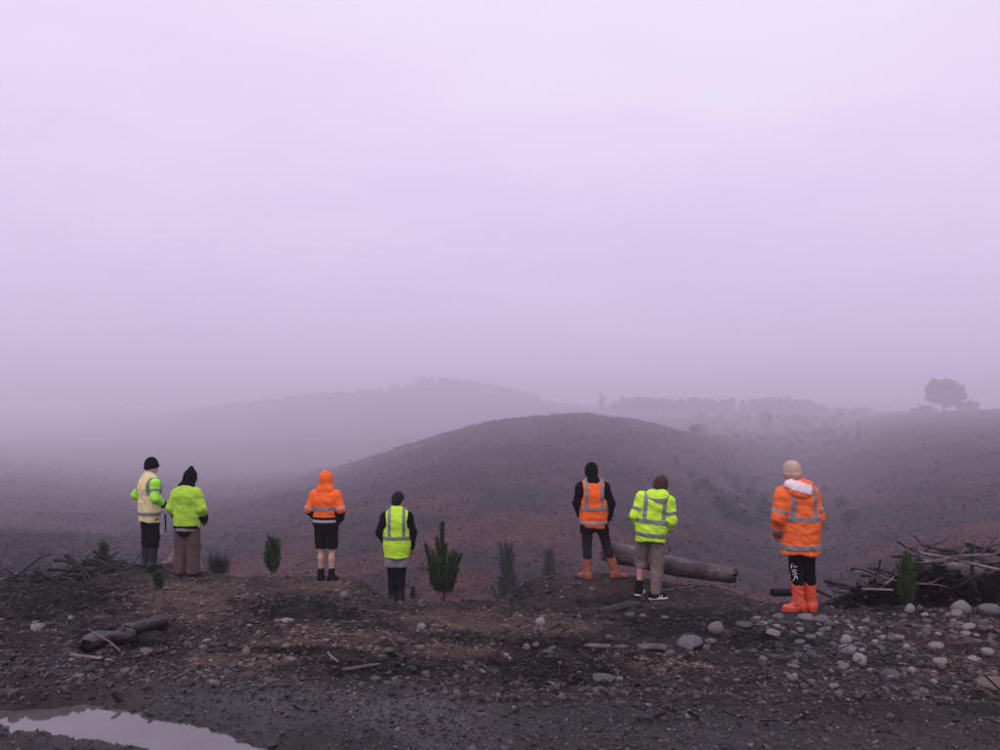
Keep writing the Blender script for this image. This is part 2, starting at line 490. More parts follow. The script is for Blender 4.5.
# ------------------------------------------------------------------ tubes: logs, branches
def tube(path, radii, sides=8, noise=0.0, seed=0, flat=None, ends=True):
    path = np.asarray(path, float); n = len(path)
    tan = np.gradient(path, axis=0); tan /= np.linalg.norm(tan, axis=1)[:, None] + 1e-9
    up = np.array((0, 0, 1.0)) if abs(tan[0, 2]) < 0.9 else np.array((1.0, 0, 0))
    V = []
    for i in range(n):
        s = np.cross(tan[i], up); s /= np.linalg.norm(s) + 1e-9
        w = np.cross(s, tan[i])
        for k in range(sides):
            a = 2 * math.pi * k / sides
            V.append(path[i] + radii[i] * (math.cos(a) * s + math.sin(a) * w))
    V = np.array(V)
    if noise:
        cen = np.repeat(path, sides, 0); dv = V - cen
        f = 1 + noise * fbm(V[:, 0] * 6 + seed, V[:, 1] * 6, 3, z=V[:, 2] * 6)
        V = cen + dv * f[:, None]
    F = [(i * sides + k, i * sides + (k + 1) % sides, (i + 1) * sides + (k + 1) % sides, (i + 1) * sides + k) for i in range(n - 1) for k in range(sides)]
    F = [f[::-1] for f in F]
    if ends:
        V = np.vstack([V, path[:1], path[-1:]]); a, b = len(V) - 2, len(V) - 1
        F += [(a, (k + 1) % sides, k, k) for k in range(sides)]
        F += [(b, (n - 1) * sides + k, (n - 1) * sides + (k + 1) % sides, (n - 1) * sides + (k + 1) % sides) for k in range(sides)]
    return V, F
def poly_mesh(name, V, F, mat=None, smooth=True):
    me = bpy.data.meshes.new(name)
    me.from_pydata([tuple(map(float, q)) for q in V], [], [tuple(dict.fromkeys(map(int, f))) for f in F]); me.update()
    me.polygons.foreach_set('use_smooth', np.full(len(me.polygons), smooth))
    if mat: me.materials.append(mat)
    return me
def merge(parts):
    V, F, o = [], [], 0
    for v, f in parts:
        V.append(np.asarray(v)); F += [tuple(i + o for i in q) for q in f]; o += len(v)
    return np.vstack(V), F

# ------------------------------------------------------------------ puddles
t = NT('muddy_water')
co = t.coord('Object')
t.bump(t.noise(9, 2, 0.5, co), 0.05, 0.01)
M['water'] = t.set(t.ramp(t.noise(2.5, 3, 0.5, co), [(0.3, (0.075, 0.062, 0.064)), (0.7, (0.11, 0.095, 0.098))]), 0.06, 0.9)
ring = [(-4.6, 2.4), (0.25, 2.4), (0.25, 3.0), (-0.5, 3.35), (-1.2, 3.75), (-1.75, 4.12), (-2.6, 4.42), (-4.6, 4.62)]
tag(link('puddle_water', poly_mesh('puddle_water', [(x_, y_, WATER_Z) for x_, y_ in ring], [tuple(range(len(ring)))]), M['water']), kind='structure')

# ------------------------------------------------------------------ stones
def ico(sub):
    bm = bmesh.new(); bmesh.ops.create_icosphere(bm, subdivisions=sub, radius=1.0)
    v = np.array([q.co[:] for q in bm.verts]); f = np.array([[q.index for q in p.verts] for p in bm.faces]); bm.free()
    return v, f
I1v, I1f = ico(1); I2v, I2f = ico(2); I3v, I3f = ico(3)
def lump(v, seed, amp=0.25, fr=1.1, cuts=3):
    o = v * (1 + 1.25 * amp * fbm(v[:, 0] * fr + seed * 3.1, v[:, 1] * fr + seed, 3, z=v[:, 2] * fr))[:, None]
    rg = np.random.default_rng(seed)
    for _ in range(cuts):      # broken faces
        n = rg.normal(size=3); n /= np.linalg.norm(n)
        h = rg.uniform(0.50, 0.86)
        ov = np.maximum(o @ n - h, 0)
        o = o - 0.85 * ov[:, None] * n
    return o
STONE_ME = {}
for mk in ('stone_pale', 'stone_grey', 'stone_tan', 'stone_brown'):
    for i in range(5):
        me = mesh_np('stone', lump(I3v if i < 2 else I2v, 11 + i * 7, 0.24, 1.1, 4 + i % 4), I3f if i < 2 else I2f)
        me.materials.append(M[mk]); STONE_ME[(mk, i)] = me
def stone(px, py, w, h, kind, label, group, dep=None, var=None, rz=None, sink=0.32):
    p = hit(px, py + 0.35 * h)
    s = p.y / FPX
    o = bpy.data.objects.new('stone', STONE_ME[('stone_' + kind, random.randrange(5) if var is None else var)]); COL.objects.link(o)
    hh = h * s * 0.62
    o.scale = (w * s * 0.5, (dep or w * random.uniform(0.6, 0.95)) * s * 0.5, hh)
    o.rotation_euler = (random.uniform(-.15, .15), random.uniform(-.15, .15), random.uniform(-.5, .5) if rz is None else rz)
    o.location = (p.x, p.y + 0.2 * w * s, h1(p.x, p.y + 0.2 * w * s) + hh * (1 - 2 * sink))
    return tag(o, label, 'stone', group)
NAMED = [
    (964, 608, 22, 15, 'pale', 'large pale rounded boulder in front of the charred heap, far right'),
    (958, 613, 11, 9, 'pale', 'small pale stone leaning against the large pale boulder'),
    (994, 611, 24, 12, 'grey', 'grey rounded boulder at the right edge below the charred heap'),
    (911, 610, 14, 9, 'pale', 'pale oval stone just below the green sapling in the charred heap'),
    (847, 639, 15, 9, 'pale', 'pale egg shaped stone in the gravel right of the orange boots'),
    (862, 660, 15, 12, 'pale', 'pale round stone in the middle of the right gravel'),
    (894, 673, 22, 10, 'grey', 'long grey stone lying aslant in the right gravel'),
    (994, 683, 28, 14, 'tan', 'big tan boulder cut by the right edge near the curved root'),
    (943, 664, 17, 7, 'pale', 'flat white stone slab in the reddish soil on the right'),
    (977, 660, 15, 5, 'pale', 'thin flat pale stone beside the white slab'),
    (990, 653, 15, 8, 'pale', 'pale stone above the thin flat stone at the right edge'),
    (840, 694, 9, 8, 'tan', 'small tan stone alone in the dark gravel, lower right'),
    (606, 678, 26, 12, 'grey', 'lumpy grey stone in the dark debris at the centre'),
    (541, 623, 13, 9, 'pale', 'pale pointed stone standing out left of the bark slab'),
    (718, 631, 20, 12, 'tan', 'smooth brownish disc shaped stone in front of the fallen log'),
    (690, 644, 30, 10, 'grey', 'large smooth blue grey stone at the end of the weathered plank'),
    (712, 645, 14, 6, 'grey', 'small grey stone touching the large blue grey stone'),
    (745, 626, 17, 7, 'grey', 'flat grey stone right of the brownish disc stone'),
    (824, 622, 20, 9, 'grey', 'grey stone right of the orange boots near the red soil'),
    (808, 618, 18, 8, 'pale', 'pale stone just in front of the orange boots'),
    (780, 617, 14, 7, 'grey', 'grey stone under the toe of the left orange boot'),
    (850, 650, 20, 8, 'pale', 'flat pale stone below the egg shaped stone'),
    (775, 634, 18, 6, 'pale', 'flat pale stone at the left end of the right gravel spread'),
    (938, 646, 18, 6, 'pale', 'flat pale stone on the red soil right of centre'),
    (970, 627, 17, 6, 'pale', 'flat whitish stone below the large pale boulder'),
    (145, 650, 16, 8, 'tan', 'flat tan stone right of the broken log on the left'),
    (245, 653, 11, 9, 'tan', 'rounded tan stone between the left log and the lone tan stones'),
    (285, 621, 18, 6, 'pale', 'long pale stone on the black debris below the orange hooded person'),
    (344, 596, 9, 8, 'pale', 'pale stone on the mound below the orange hooded person'),
    (195, 567, 9, 6, 'tan', 'pinkish stone at the feet of the person in the lime fleece'),
    (35, 628, 15, 8, 'pale', 'pale stone below the left slash heap'),
    (72, 643, 14, 7, 'grey', 'grey stone left of the broken log'),
]
for (px, py, w, h, kd, lb) in NAMED:
    stone(px, py, w, h, kd, lb, 'loose river stones on the bank')
LAND = [('large pale boulder', 964, 608), ('egg shaped pale stone', 847, 639), ('round pale stone', 862, 660), ('long slanting grey stone', 894, 673), ('big tan edge boulder', 994, 683), ('white slab', 943, 664),
        ('lone small tan stone', 840, 694), ('lumpy grey centre stone', 606, 678), ('pale pointed stone', 541, 623), ('brownish disc stone', 718, 631), ('blue grey stone', 690, 644), ('orange boots', 797, 608), ('flat stone on red soil', 938, 646),
        ('green sapling by the right heap', 906, 600), ('weathered wood slab', 625, 648), ('arched bark slab', 618, 610), ('broken log', 125, 640), ('small bushy sapling', 158, 605), ('tallest sapling', 443, 605), ('lime vest person', 398, 606),
        ('orange hooded person', 327, 581), ('long pale stone on black debris', 285, 621), ('white stick', 332, 658), ('grey lath', 362, 668), ('left slash heap', 50, 600), ('tan stick', 90, 659), ('rounded tan stone', 245, 653), ('person in the lime rain jacket', 652, 600)]
rs = random.Random(21)
found = {}
SPOTS = []
for i in range(170):
    z = rs.random()
    if z < 0.60:
        px, py = rs.uniform(755, 1005), rs.choice((rs.uniform(614, 640), rs.uniform(614, 690)))
        kd = rs.choice(('pale', 'pale', 'grey', 'grey', 'brown'))
    elif z < 0.85:
        px, py = rs.uniform(5, 430), rs.uniform(606, 690); kd = rs.choice(('grey', 'tan', 'pale', 'brown'))
    else:
        px, py = rs.uniform(430, 755), rs.uniform(614, 700); kd = rs.choice(('grey', 'tan', 'grey', 'brown'))
    w = rs.uniform(5.0, 11.5)
    nm, lx, ly = min(LAND, key=lambda q: math.hypot(q[1] - px, 1.6 * (q[2] - py)))
    dx, dy = px - lx, 1.6 * (py - ly)
    rel = ('right of' if dx > 0 else 'left of') if abs(dx) > abs(dy) else ('below' if dy > 0 else 'above')
    SPOTS.append((math.hypot(dx, dy), px, py, w, kd, rel, nm))
ORD = ['nearest', 'second', 'third', 'fourth', 'fifth', 'sixth', 'seventh', 'eighth', 'ninth', 'tenth', 'eleventh', 'twelfth']
for (q, px, py, w, kd, rel, nm) in sorted(SPOTS):
    key = (kd, rel, nm); c_ = found.get(key, 0); found[key] = c_ + 1
    stone(px, py, w, w * rs.uniform(0.38, 0.6), kd, '%s small %s stone %s the %s' % (ORD[min(c_, 11)], kd, rel, nm), 'small loose stones on the bank', sink=.34)

def scatter(name, n, variants, faces, pos, size, flat, colour, mat, sink=0.25, smooth=False):
    nv = variants[0].shape[0]
    which = RNG.integers(0, len(variants), n)
    V = np.stack(variants)[which]                                   # n, nv, 3
    s = size[:, None, None] * np.stack([RNG.uniform(0.75, 1.3, n), RNG.uniform(0.7, 1.1, n), flat], 1)[:, None, :]
    V = V * s
    a = RNG.uniform(0, 6.283, n); c_, s_ = np.cos(a), np.sin(a)
    tl = RNG.normal(0, 0.28, n)
    x, y, z = V[..., 0], V[..., 1], V[..., 2]
    z, x = z + tl[:, None] * x, x - tl[:, None] * z
    X = x * c_[:, None] - y * s_[:, None] + pos[:, 0:1]
    Y = x * s_[:, None] + y * c_[:, None] + pos[:, 1:2]
    Zz = z + pos[:, 2:3] + (size * flat * (1 - 2 * sink))[:, None]
    F = faces[None] + (np.arange(n) * nv)[:, None, None]
    me = mesh_np(name, np.stack([X, Y, Zz], -1).reshape(-1, 3), F.reshape(-1, faces.shape[1]), smooth, np.repeat(colour, nv, 0))
    return link(name, me, mat)

# gravel
n = 125000
py = RNG.uniform(572, 765, n)
dg = np.interp(py, [572, 590, 612, 640, 660, 700, 750, 765], [12.9, 10.8, 8.5, 6.7, 5.75, 4.45, 3.45, 3.2]) + RNG.normal(0, 0.22, n)
dg = np.clip(dg, 3.0, 12.9)
ug = RNG.uniform(-0.74, 0.74, n)
Dg = np.interp(ug, _lu, LDs)
ok = dg < Dg + 0.25
ug, dg = ug[ok], dg[ok]; n = len(ug)
xg, yg = ug * dg, dg
zg = H(xg, yg)
rutd = np.full(n, 9.0)
for (ax, ay, bx, by, w, dep) in RUTS:
    vx, vy = bx - ax, by - ay
    s_ = np.clip(((xg - ax) * vx + (yg - ay) * vy) / (vx * vx + vy * vy), 0, 1)
    rutd = np.minimum(rutd, np.hypot(xg - ax - s_ * vx, yg - ay - s_ * vy) / w)
clump = fbm(xg * 1.7, yg * 2.4, 3)
ok = (RNG.uniform(-0.6, 0.5, n) < clump + 0.22) & ~((zg < WATER_Z - 0.008) & (rutd < 2.1)) & ~((yg < 4.3) & (RNG.random(n) < 0.35))
xg, yg, zg = xg[ok], yg[ok], zg[ok]; n = len(xg)
sz = np.clip(np.exp(RNG.normal(math.log(0.0064), 0.60, n)), 0.0030, 0.040) * (0.62 + 0.075 * yg)
px_, py_ = proj(xg, yg, zg)
sz *= np.where((px_ > 760) & (py_ < 700), 1.25, 1.0) * np.where(yg < 4.3, 0.75, 1.0)
cs, Wg = soil_colour(xg, yg, zg)
pal = np.array([(0.12, 0.10, 0.105), (0.07, 0.060, 0.065), (0.036, 0.031, 0.035), (0.11, 0.077, 0.068), (0.21, 0.182, 0.185), (0.014, 0.0125, 0.014)])
pk = RNG.choice(6, n, p=[0.15, 0.24, 0.26, 0.16, 0.05, 0.14])
cg = pal[pk] * RNG.uniform(0.6, 1.45, n)[:, None]
mixw_ = np.clip(RNG.uniform(0.15, 0.75, n), 0, 1)[:, None]
cg = cg * (1 - mixw_) + cs * 1.4 * mixw_
dkw = (Wg['dark'] * (RNG.random(n) < 0.88))[:, None]
cg = cg * (1 - dkw) + np.array((0.013, 0.012, 0.0135)) * RNG.uniform(0.5, 2.2, n)[:, None] * dkw
tnw = (Wg['tan'] * 0.55)[:, None]
cg = cg * (1 - tnw) + np.array((0.20, 0.138, 0.118)) * RNG.uniform(0.4, 1.4, n)[:, None] * tnw
rw = (Wg['red'] * 0.5)[:, None]
cg = cg * (1 - rw) + np.array((0.09, 0.055, 0.05)) * rw
octv = np.array([(1, 0, 0), (-1, 0, 0), (0, 1, 0), (0, -1, 0), (0, 0, 1), (0, 0, -1)], float)
octf = np.array([(0, 2, 4), (2, 1, 4), (1, 3, 4), (3, 0, 4), (2, 0, 5), (1, 2, 5), (3, 1, 5), (0, 3, 5)])
ro = np.random.default_rng(8)
fine = [octv * ro.uniform(.65, 1.2, (6, 1)) + ro.normal(0, .16, (6, 3)) for _ in range(16)]
vs_ = [lump(I1v, 50 + i, 0.5, 1.5, 4) for i in range(14)]
flt = RNG.uniform(0.45, 0.85, n)
big_g = sz > 0.0125
for sel, var, fc, nm_, lb_ in ((big_g, vs_, I1f, 'gravel', 'coarse mixed gravel strewn over the spoil bank'), (~big_g, fine, octf, 'gravel', 'fine dark and tan gravel covering the spoil bank')):
    g_ = scatter(nm_, int(sel.sum()), var, fc, np.stack([xg, yg, zg], 1)[sel], sz[sel], flt[sel], cg[sel], M['gravel'], 0.3)
    tag(g_, lb_, 'gravel', kind='stuff')

# charred bark chips and splinters on the dark patches
n = 16000
px0 = RNG.uniform(-20, 1020, n); dg = RNG.uniform(3.8, 12.4, n) ** 1.0
xg = u_of(px0) * dg; yg = dg; zg = H(xg, yg)
_, Wg = soil_colour(xg, yg, zg)
ok = ((yg > 4.5) | (zg > WATER_Z + .02) | (xg > 0)) & (RNG.random(n) < 0.12 + 0.9 * Wg['dark']) & (dg < np.interp(u_of(px0), _lu, LDs) + 0.1)
xg, yg, zg = xg[ok], yg[ok], zg[ok]; n = len(xg)
box = np.array([(-1, -.16, -.1), (1, -.10, -.1), (.9, .12, -.1), (-1, .2, -.1), (-.9, -.12, .1), (1, -.08, .1), (.8, .1, .12), (-1, .14, .1)], float)
boxf = np.array([(0, 3, 2, 1), (4, 5, 6, 7), (0, 1, 5, 4), (1, 2, 6, 5), (2, 3, 7, 6), (3, 0, 4, 7)])
bv = [box * np.array((1, a, b)) for a, b in ((1.6, 2), (1.0, 1.6), (3.2, 2.0), (.5, .9))]
cc = np.where(RNG.random(n)[:, None] < 0.82, np.array((0.011, 0.010, 0.011)), np.array((0.075, 0.058, 0.055))) * RNG.uniform(0.6, 1.7, n)[:, None]
tw = scatter('bark_litter', n, bv, boxf, np.stack([xg, yg, zg], 1), np.clip(np.exp(RNG.normal(math.log(.013), .45, n)), .005, .030), np.ones(n), cc, M['twig'], 0.1)
tag(tw, 'black bark chips and splinters littering the bank', 'bark litter', kind='stuff')

def log(name, a, b, r0, r1, mat, endmat, label, cat='log', knots=0, rough=0.16, seed=0, bend=0.03, group=None, flat=1.0, start=None):
    """log from a to b (world); the Empty at its middle, parts: trunk, cut_end, knot"""
    a, b = Vector(a), Vector(b); mid = (a + b) / 2
    root = empty(name, mid); dvec = b - a; L = dvec.length
    root.rotation_euler = dvec.to_track_quat('X', 'Z').to_euler()
    root.scale = (1, 1, flat)
    rg = random.Random(seed); n = 26
    path = [(-L / 2 + L * i / (n - 1), bend * L * math.sin(i * 0.21 + seed), bend * L * 0.5 * math.sin(i * 0.33 + 2 * seed)) for i in range(n)]
    rad = [r0 + (r1 - r0) * i / (n - 1) for i in range(n)]
    rad[0] *= .80; rad[1] *= .95; rad[-1] *= .80; rad[-2] *= .95
    V, F = tube(path, rad, 20, rough, seed, ends=False)
    for e0 in (0, len(V) - 20):
        for k in range(20): V[e0 + k][0] += rg.uniform(-.35, .35) * r0
    link('trunk', poly_mesh('trunk', V, F), mat, root)
    for e_, (q, rr_) in enumerate(((path[0], rad[0]), (path[-1], rad[-1]))):
        idx = range(20) if e_ == 0 else range(len(V) - 20, len(V))
        ring = np.array([V[k] for k in idx]); c_ = ring.mean(0)
        sg = -1 if e_ == 0 else 1
        VV = [*ring, *(c_ + (ring - c_) * 0.6 + np.array([(sg * rg.uniform(.0, .5) * rr_, 0, 0) for _ in range(20)])), c_ + np.array((sg * rr_ * .4, 0, 0))]
        FF = [(k, (k + 1) % 20, 20 + (k + 1) % 20, 20 + k) for k in range(20)] + [(20 + k, 20 + (k + 1) % 20, 40) for k in range(20)]
        link('cut_end', poly_mesh('cut_end', VV, FF, smooth=False), (start or endmat) if e_ == 0 else endmat, root)
    for k in range(knots):
        i = rg.randrange(3, n - 3); an = rg.uniform(0.2, 2.6)
        q = np.array(path[i]); dr = np.array((rg.uniform(-.2, .5), math.cos(an), math.sin(an)))
        V, F = tube([q + dr * rad[i] * .7, q + dr * rad[i] * 1.25, q + dr * rad[i] * rg.uniform(1.5, 2.3)], [rad[i] * .35, rad[i] * .25, rad[i] * .16], 8, 0.15, k)
        link('branch_stub', poly_mesh('branch_stub', V, F), mat, root)
    return tag(root, label, cat, group)

def wp(px, d, py): return (P(px, d), d, float(z_at(py, d)))
# fallen log behind the two people right of centre
log('fallen_log', wp(603, 11.62, 551), wp(733, 11.25, 577), 0.165, 0.125, M['bark_grey'], M['bark_dark'], 'long grey fallen log on the lip behind the two people right of centre', knots=1, seed=3, bend=0.012, start=M['wood_pink'])
# dark log in the right heap with a pale split edge
log('heap_log', wp(918, 9.75, 566), wp(1040, 9.6, 585), 0.13, 0.115, M['bark_grey'], M['bark_dark'], 'thick weathered log lying in the charred heap on the right', knots=2, seed=5, bend=0.01)
log('pale_pole', wp(921, 9.55, 553), wp(1035, 9.35, 577), 0.022, 0.020, M['wood_pale'], M['wood_pale'], 'pale bare pole resting along the top of the heap log on the right', 'pole', seed=6, bend=0.01, rough=0.08)
log('heap_stake', wp(974, 9.5, 598), wp(972, 9.5, 544), 0.030, 0.016, M['bark_dark'], M['bark_dark'], 'dark upright stake standing in the charred heap on the right', 'stake', seed=7, bend=0.03)
log('black_log', wp(772, 9.55, 592), wp(802, 9.6, 592), 0.055, 0.05, M['char'], M['char'], 'short black charred log lying behind the orange boots', seed=8, bend=0.01)
log('pale_batten', wp(862, 9.3, 589), wp(893, 9.3, 590), 0.016, 0.014, M['wood_pale'], M['wood_pale'], 'short pale batten lying flat at the foot of the charred heap', 'stick', seed=9, bend=0.005, rough=0.05)
log('leaning_stick', wp(879, 9.45, 590), wp(899, 9.5, 573), 0.014, 0.010, M['wood_pale'], M['wood_pale'], 'pale stick leaning left of the sapling in the charred heap', 'stick', seed=10, bend=0.01, rough=0.05)
# broken log low on the left
def wl_(px, py, r): 
    p = hit(px, py); return (p.x, p.y, h1(p.x, p.y) + r)
log('broken_log', wl_(84, 652, 0.05), wl_(127, 644, 0.055), 0.062, 0.075, M['bark_mid'], M['char'], 'thick lower half of the broken log on the left foreground', seed=12, knots=1, bend=0.02, rough=0.5, flat=.8, group='two halves of a broken log')
log('broken_log', wl_(126, 640, 0.06), wl_(163, 627, 0.05), 0.060, 0.052, M['bark_mid'], M['char'], 'smooth upper half of the broken log on the left foreground', seed=13, knots=0, bend=0.02, rough=0.4, flat=.85, group='two halves of a broken log')
log('tan_stick', wl_(70, 657, 0.012), wl_(112, 662, 0.012), 0.014, 0.009, M['wood_pale'], M['wood_pale'], 'pale tan stick lying below the broken log on the left', 'stick', seed=14, bend=0.02, rough=0.05)
log('thin_twig', wl_(122, 652, 0.0), (wl_(127, 640, 0)[0], wl_(122, 652, 0)[1] + .03, wl_(122, 652, 0)[2] + 0.15), 0.006, 0.004, M['wood_pale'], M['wood_pale'], 'thin pale twig leaning on the broken log', 'twig', seed=15, bend=0.02, rough=0.0)
log('weathered_plank', wl_(585, 646, 0.0), wl_(664, 651, 0.02), 0.028, 0.048, M['bark_grey'], M['wood_pale'], 'long weathered grey wood slab lying left of the blue grey stone', 'wood slab', seed=16, bend=0.01, rough=0.45, flat=.55)
log('bark_slab', wl_(598, 613, 0.02), wl_(640, 607, 0.025), 0.06, 0.075, M['bark_dark'], M['char'], 'dark arched bark slab below the wide stance person', 'wood slab', seed=17, bend=0.03, rough=0.8, flat=.6)
log('curved_root', wl_(962, 690, 0.0), wl_(1004, 702, 0.015), 0.015, 0.022, M['trunk'], M['trunk'], 'brown curved root in the red soil at the lower right edge', 'root', seed=18, bend=0.08, rough=0.2)
log('grey_stick', wl_(640, 592, 0.0), wl_(693, 588, 0.01), 0.014, 0.010, M['bark_grey'], M['bark_grey'], 'thin grey stick lying in front of the fallen log', 'stick', seed=19, bend=0.02)
log('white_stick', wl_(327, 653, 0.0), wl_(338, 664, 0.012), 0.009, 0.007, M['wood_pale'], M['wood_pale'], 'short whitish stick on the black debris left of centre', 'stick', seed=20, bend=0.03)
log('pale_lath', wl_(343, 670, 0.0), wl_(380, 666, 0.01), 0.012, 0.010, M['bark_grey'], M['wood_pale'], 'grey lath on the dark debris below the white stick', 'stick', seed=23, bend=0.01)
log('long_pole', wp(62, 12.35, 573), wp(143, 12.15, 565), 0.022, 0.028, M['char'], M['char'], 'long thin black pole reaching from the left heap to the first boots', 'pole', seed=21, bend=0.006, rough=0.06)
log('split_log', wp(164, 12.5, 574), wp(187, 12.75, 546), 0.10, 0.14, M['wood_pink'], M['wood_pink'], 'pale pinkish split log leaning behind the person in the lime fleece', seed=22, knots=1, bend=0.01, rough=0.2)
log('charred_pole', wp(128, 12.12, 571), wp(226, 12.02, 578), 0.042, 0.036, M['char'], M['char'], 'black charred pole lying at the feet of the two people on the left', 'pole', seed=24, bend=0.008, rough=0.1)

# thin twigs strewn everywhere
n = 4500
px0 = RNG.uniform(-20, 1020, n); dg = RNG.uniform(3.6, 12.2, n); xg = u_of(px0) * dg; yg = dg; zg = H(xg, yg)
ok = (dg < np.interp(u_of(px0), _lu, LDs)) & ((dg > 4.6) | (xg > 0.3))
ok &= RNG.random(n) < np.clip(.35 + 1.2 * fbm(xg * 1.3 + 9, yg * 1.9, 3), .05, 1)
xg, yg, zg = xg[ok], yg[ok], zg[ok]; n = len(xg)
cc = np.where(RNG.random(n)[:, None] < 0.6, np.array((0.012, 0.010, 0.010)), np.array((0.085, 0.062, 0.055))) * RNG.uniform(0.5, 1.5, n)[:, None]
tag(scatter('twig_litter', n, [box * np.array((1, a_, b_)) for a_, b_ in ((.22, .35), (.3, .5), (.16, .28))], boxf, np.stack([xg, yg, zg], 1), np.clip(np.exp(RNG.normal(math.log(.032), .45, n)), .012, .07), np.ones(n), cc, M['twig'], 0.0), 'thin twigs strewn over the gravel of the bank', 'twig litter', kind='stuff')

# ------------------------------------------------------------------ branches of the two slash heaps
BR = []
for i in range(10):
    rg = random.Random(100 + i)
    n = 9; path = [(0, 0, 0)]; d = np.array((1.0, 0, 0))
    for k in range(n - 1):
        d = d + np.array((0, rg.gauss(0, .16), rg.gauss(0, .13))); d /= np.linalg.norm(d)
        path.append(tuple(np.array(path[-1]) + d * 0.125))
    path = np.array(path) - np.array(path).mean(0)
    r0 = rg.uniform(0.018, 0.038)
    parts = [tube(path, [r0 * (1 - 0.7 * k / (n - 1)) for k in range(n)], 7, 0.2, i)]
    for q in range(rg.randint(1, 3)):
        j = rg.randint(2, 6); dr = np.array((rg.uniform(.4, .9), rg.choice((-1, 1)) * rg.uniform(.3, .8), rg.uniform(-.2, .6)))
        L = rg.uniform(.15, .4)
        parts.append(tube([path[j], path[j] + dr * L * .5, path[j] + dr * L + np.array((0, 0, rg.uniform(-.05, .1)))], [r0 * .5, r0 * .35, r0 * .15], 5, 0.1, q))
    BR.append(merge(parts))
BR_ME = {}
for mk in ('char', 'bark_dark', 'bark_mid', 'wood_pale'):
    for i in range(10): BR_ME[(mk, i)] = poly_mesh('branch', *BR[i], M[mk])
def branch(x, y, z, L, rz, tilt, mk, label, group, roll=0.0):
    o = bpy.data.objects.new('branch', BR_ME[(mk, random.randrange(10))]); COL.objects.link(o)
    o.scale = (L, L * random.uniform(.7, 1.1), L * random.uniform(.7, 1.1)); o.rotation_euler = (roll, tilt, rz); o.location = (x, y, z)
    return tag(o, label, 'branch', group)
def heap_label(mk, px, top, cuts, mid, heap):
    where = next(n_ for n_, c_ in cuts if px < c_)
    return '%s branch %s in the %s, %s' % ({'char': 'black charred', 'bark_dark': 'dark brown', 'bark_mid': 'grey weathered', 'wood_pale': 'pale barkless'}[mk], 'high up' if top > mid else 'low down', heap, where)
rb = random.Random(5); random.seed(9)
for i in range(95):
    px = rb.uniform(-25, 122); q = (px + 25) / 147
    d = rb.uniform(11.2, 12.4); x = P(px, d)
    top = 0.44 * (1 - 0.8 * q) * rb.random() ** 1.2
    mk = rb.choice(('char', 'char', 'char', 'bark_dark', 'bark_dark', 'bark_mid', 'bark_mid') if i % 16 else ('wood_pale',))
    branch(x, d, h1(x, d) + 0.03 + top, rb.uniform(.35, 1.0), rb.gauss(0, .55), rb.gauss(-.05, .14), mk, heap_label(mk, px, top, (('near the left edge', 25), ('below its middle', 75), ('at its right end', 999)), .12, 'left slash heap'), 'branches in the left slash heap', rb.uniform(0, 6))
branch(P(17, 12.2), 12.2, z_at(574, 12.2), 0.42, 0.3, 0.45, 'char', 'short black hooked branch sticking up from the left heap', 'branches in the left slash heap')
branch(P(57, 12.2), 12.2, z_at(570, 12.2), 0.40, -0.3, -0.4, 'char', 'black branch stub pointing up right from the left heap', 'branches in the left slash heap')
for i in range(135):
    px = rb.uniform(832, 1040); q = min(1, (px - 832) / 85)
    d = rb.uniform(9.35, 10.3); x = P(px, d)
    top = (0.08 + 0.62 * q) * rb.random()
    mk = rb.choice(('char', 'char', 'char', 'char', 'bark_dark', 'bark_dark', 'bark_mid', 'bark_mid') if i % 22 else ('wood_pale',))
    branch(x, d, h1(x, d) + 0.02 + top, rb.uniform(.3, 0.95), rb.gauss(0, .7), rb.gauss(0, .22), mk, heap_label(mk, px, top, (('left of the sapling', 895), ('between sapling and upright stake', 970), ('right of the upright stake', 9999)), .30, 'right charred heap'), 'branches in the right charred heap', rb.uniform(0, 6))
branch(P(992, 9.9), 9.9, z_at(541, 9.9), 0.5, 0.2, -0.75, 'bark_dark', 'thin forked branch rising from the top of the right heap', 'branches in the right charred heap')
# debris packed between the branches
for (nm, x0, x1, d0, d1, hgt, lb, nn) in (('slash_litter', 828, 1045, 9.4, 10.35, 0.62, 'black charred bark and chips packed inside the right heap', 11000), ('slash_litter', -30, 112, 11.4, 12.4, 0.34, 'dark chips and splinters packed inside the left heap', 2600)):
    px0 = RNG.uniform(x0, x1, nn); dg = RNG.uniform(d0, d1, nn); x = u_of(px0) * dg
    q = np.clip((px0 - x0) / 80, 0.08, 1) if x0 > 500 else np.clip((x1 - px0) / 90, 0.05, 1)
    lump_ = 0.6 + 0.5 * perlin(px0 / 14.0, dg * 3)
    z = H(x, dg) + hgt * q * lump_ * RNG.random(nn) ** 0.8
    cc = np.where(RNG.random(nn)[:, None] < 0.95, np.array((0.007, 0.006, 0.007)), np.array((0.06, 0.048, 0.046))) * RNG.uniform(0.6, 1.6, nn)[:, None]
    o = scatter(nm, nn, [b_ * np.array((1, .8, .9)) for b_ in bv], boxf, np.stack([x, dg, z], 1), RNG.uniform(0.015, 0.075, nn), np.ones(nn), cc, M['twig'], 0.5)
    tag(o, lb, 'bark litter', kind='stuff')

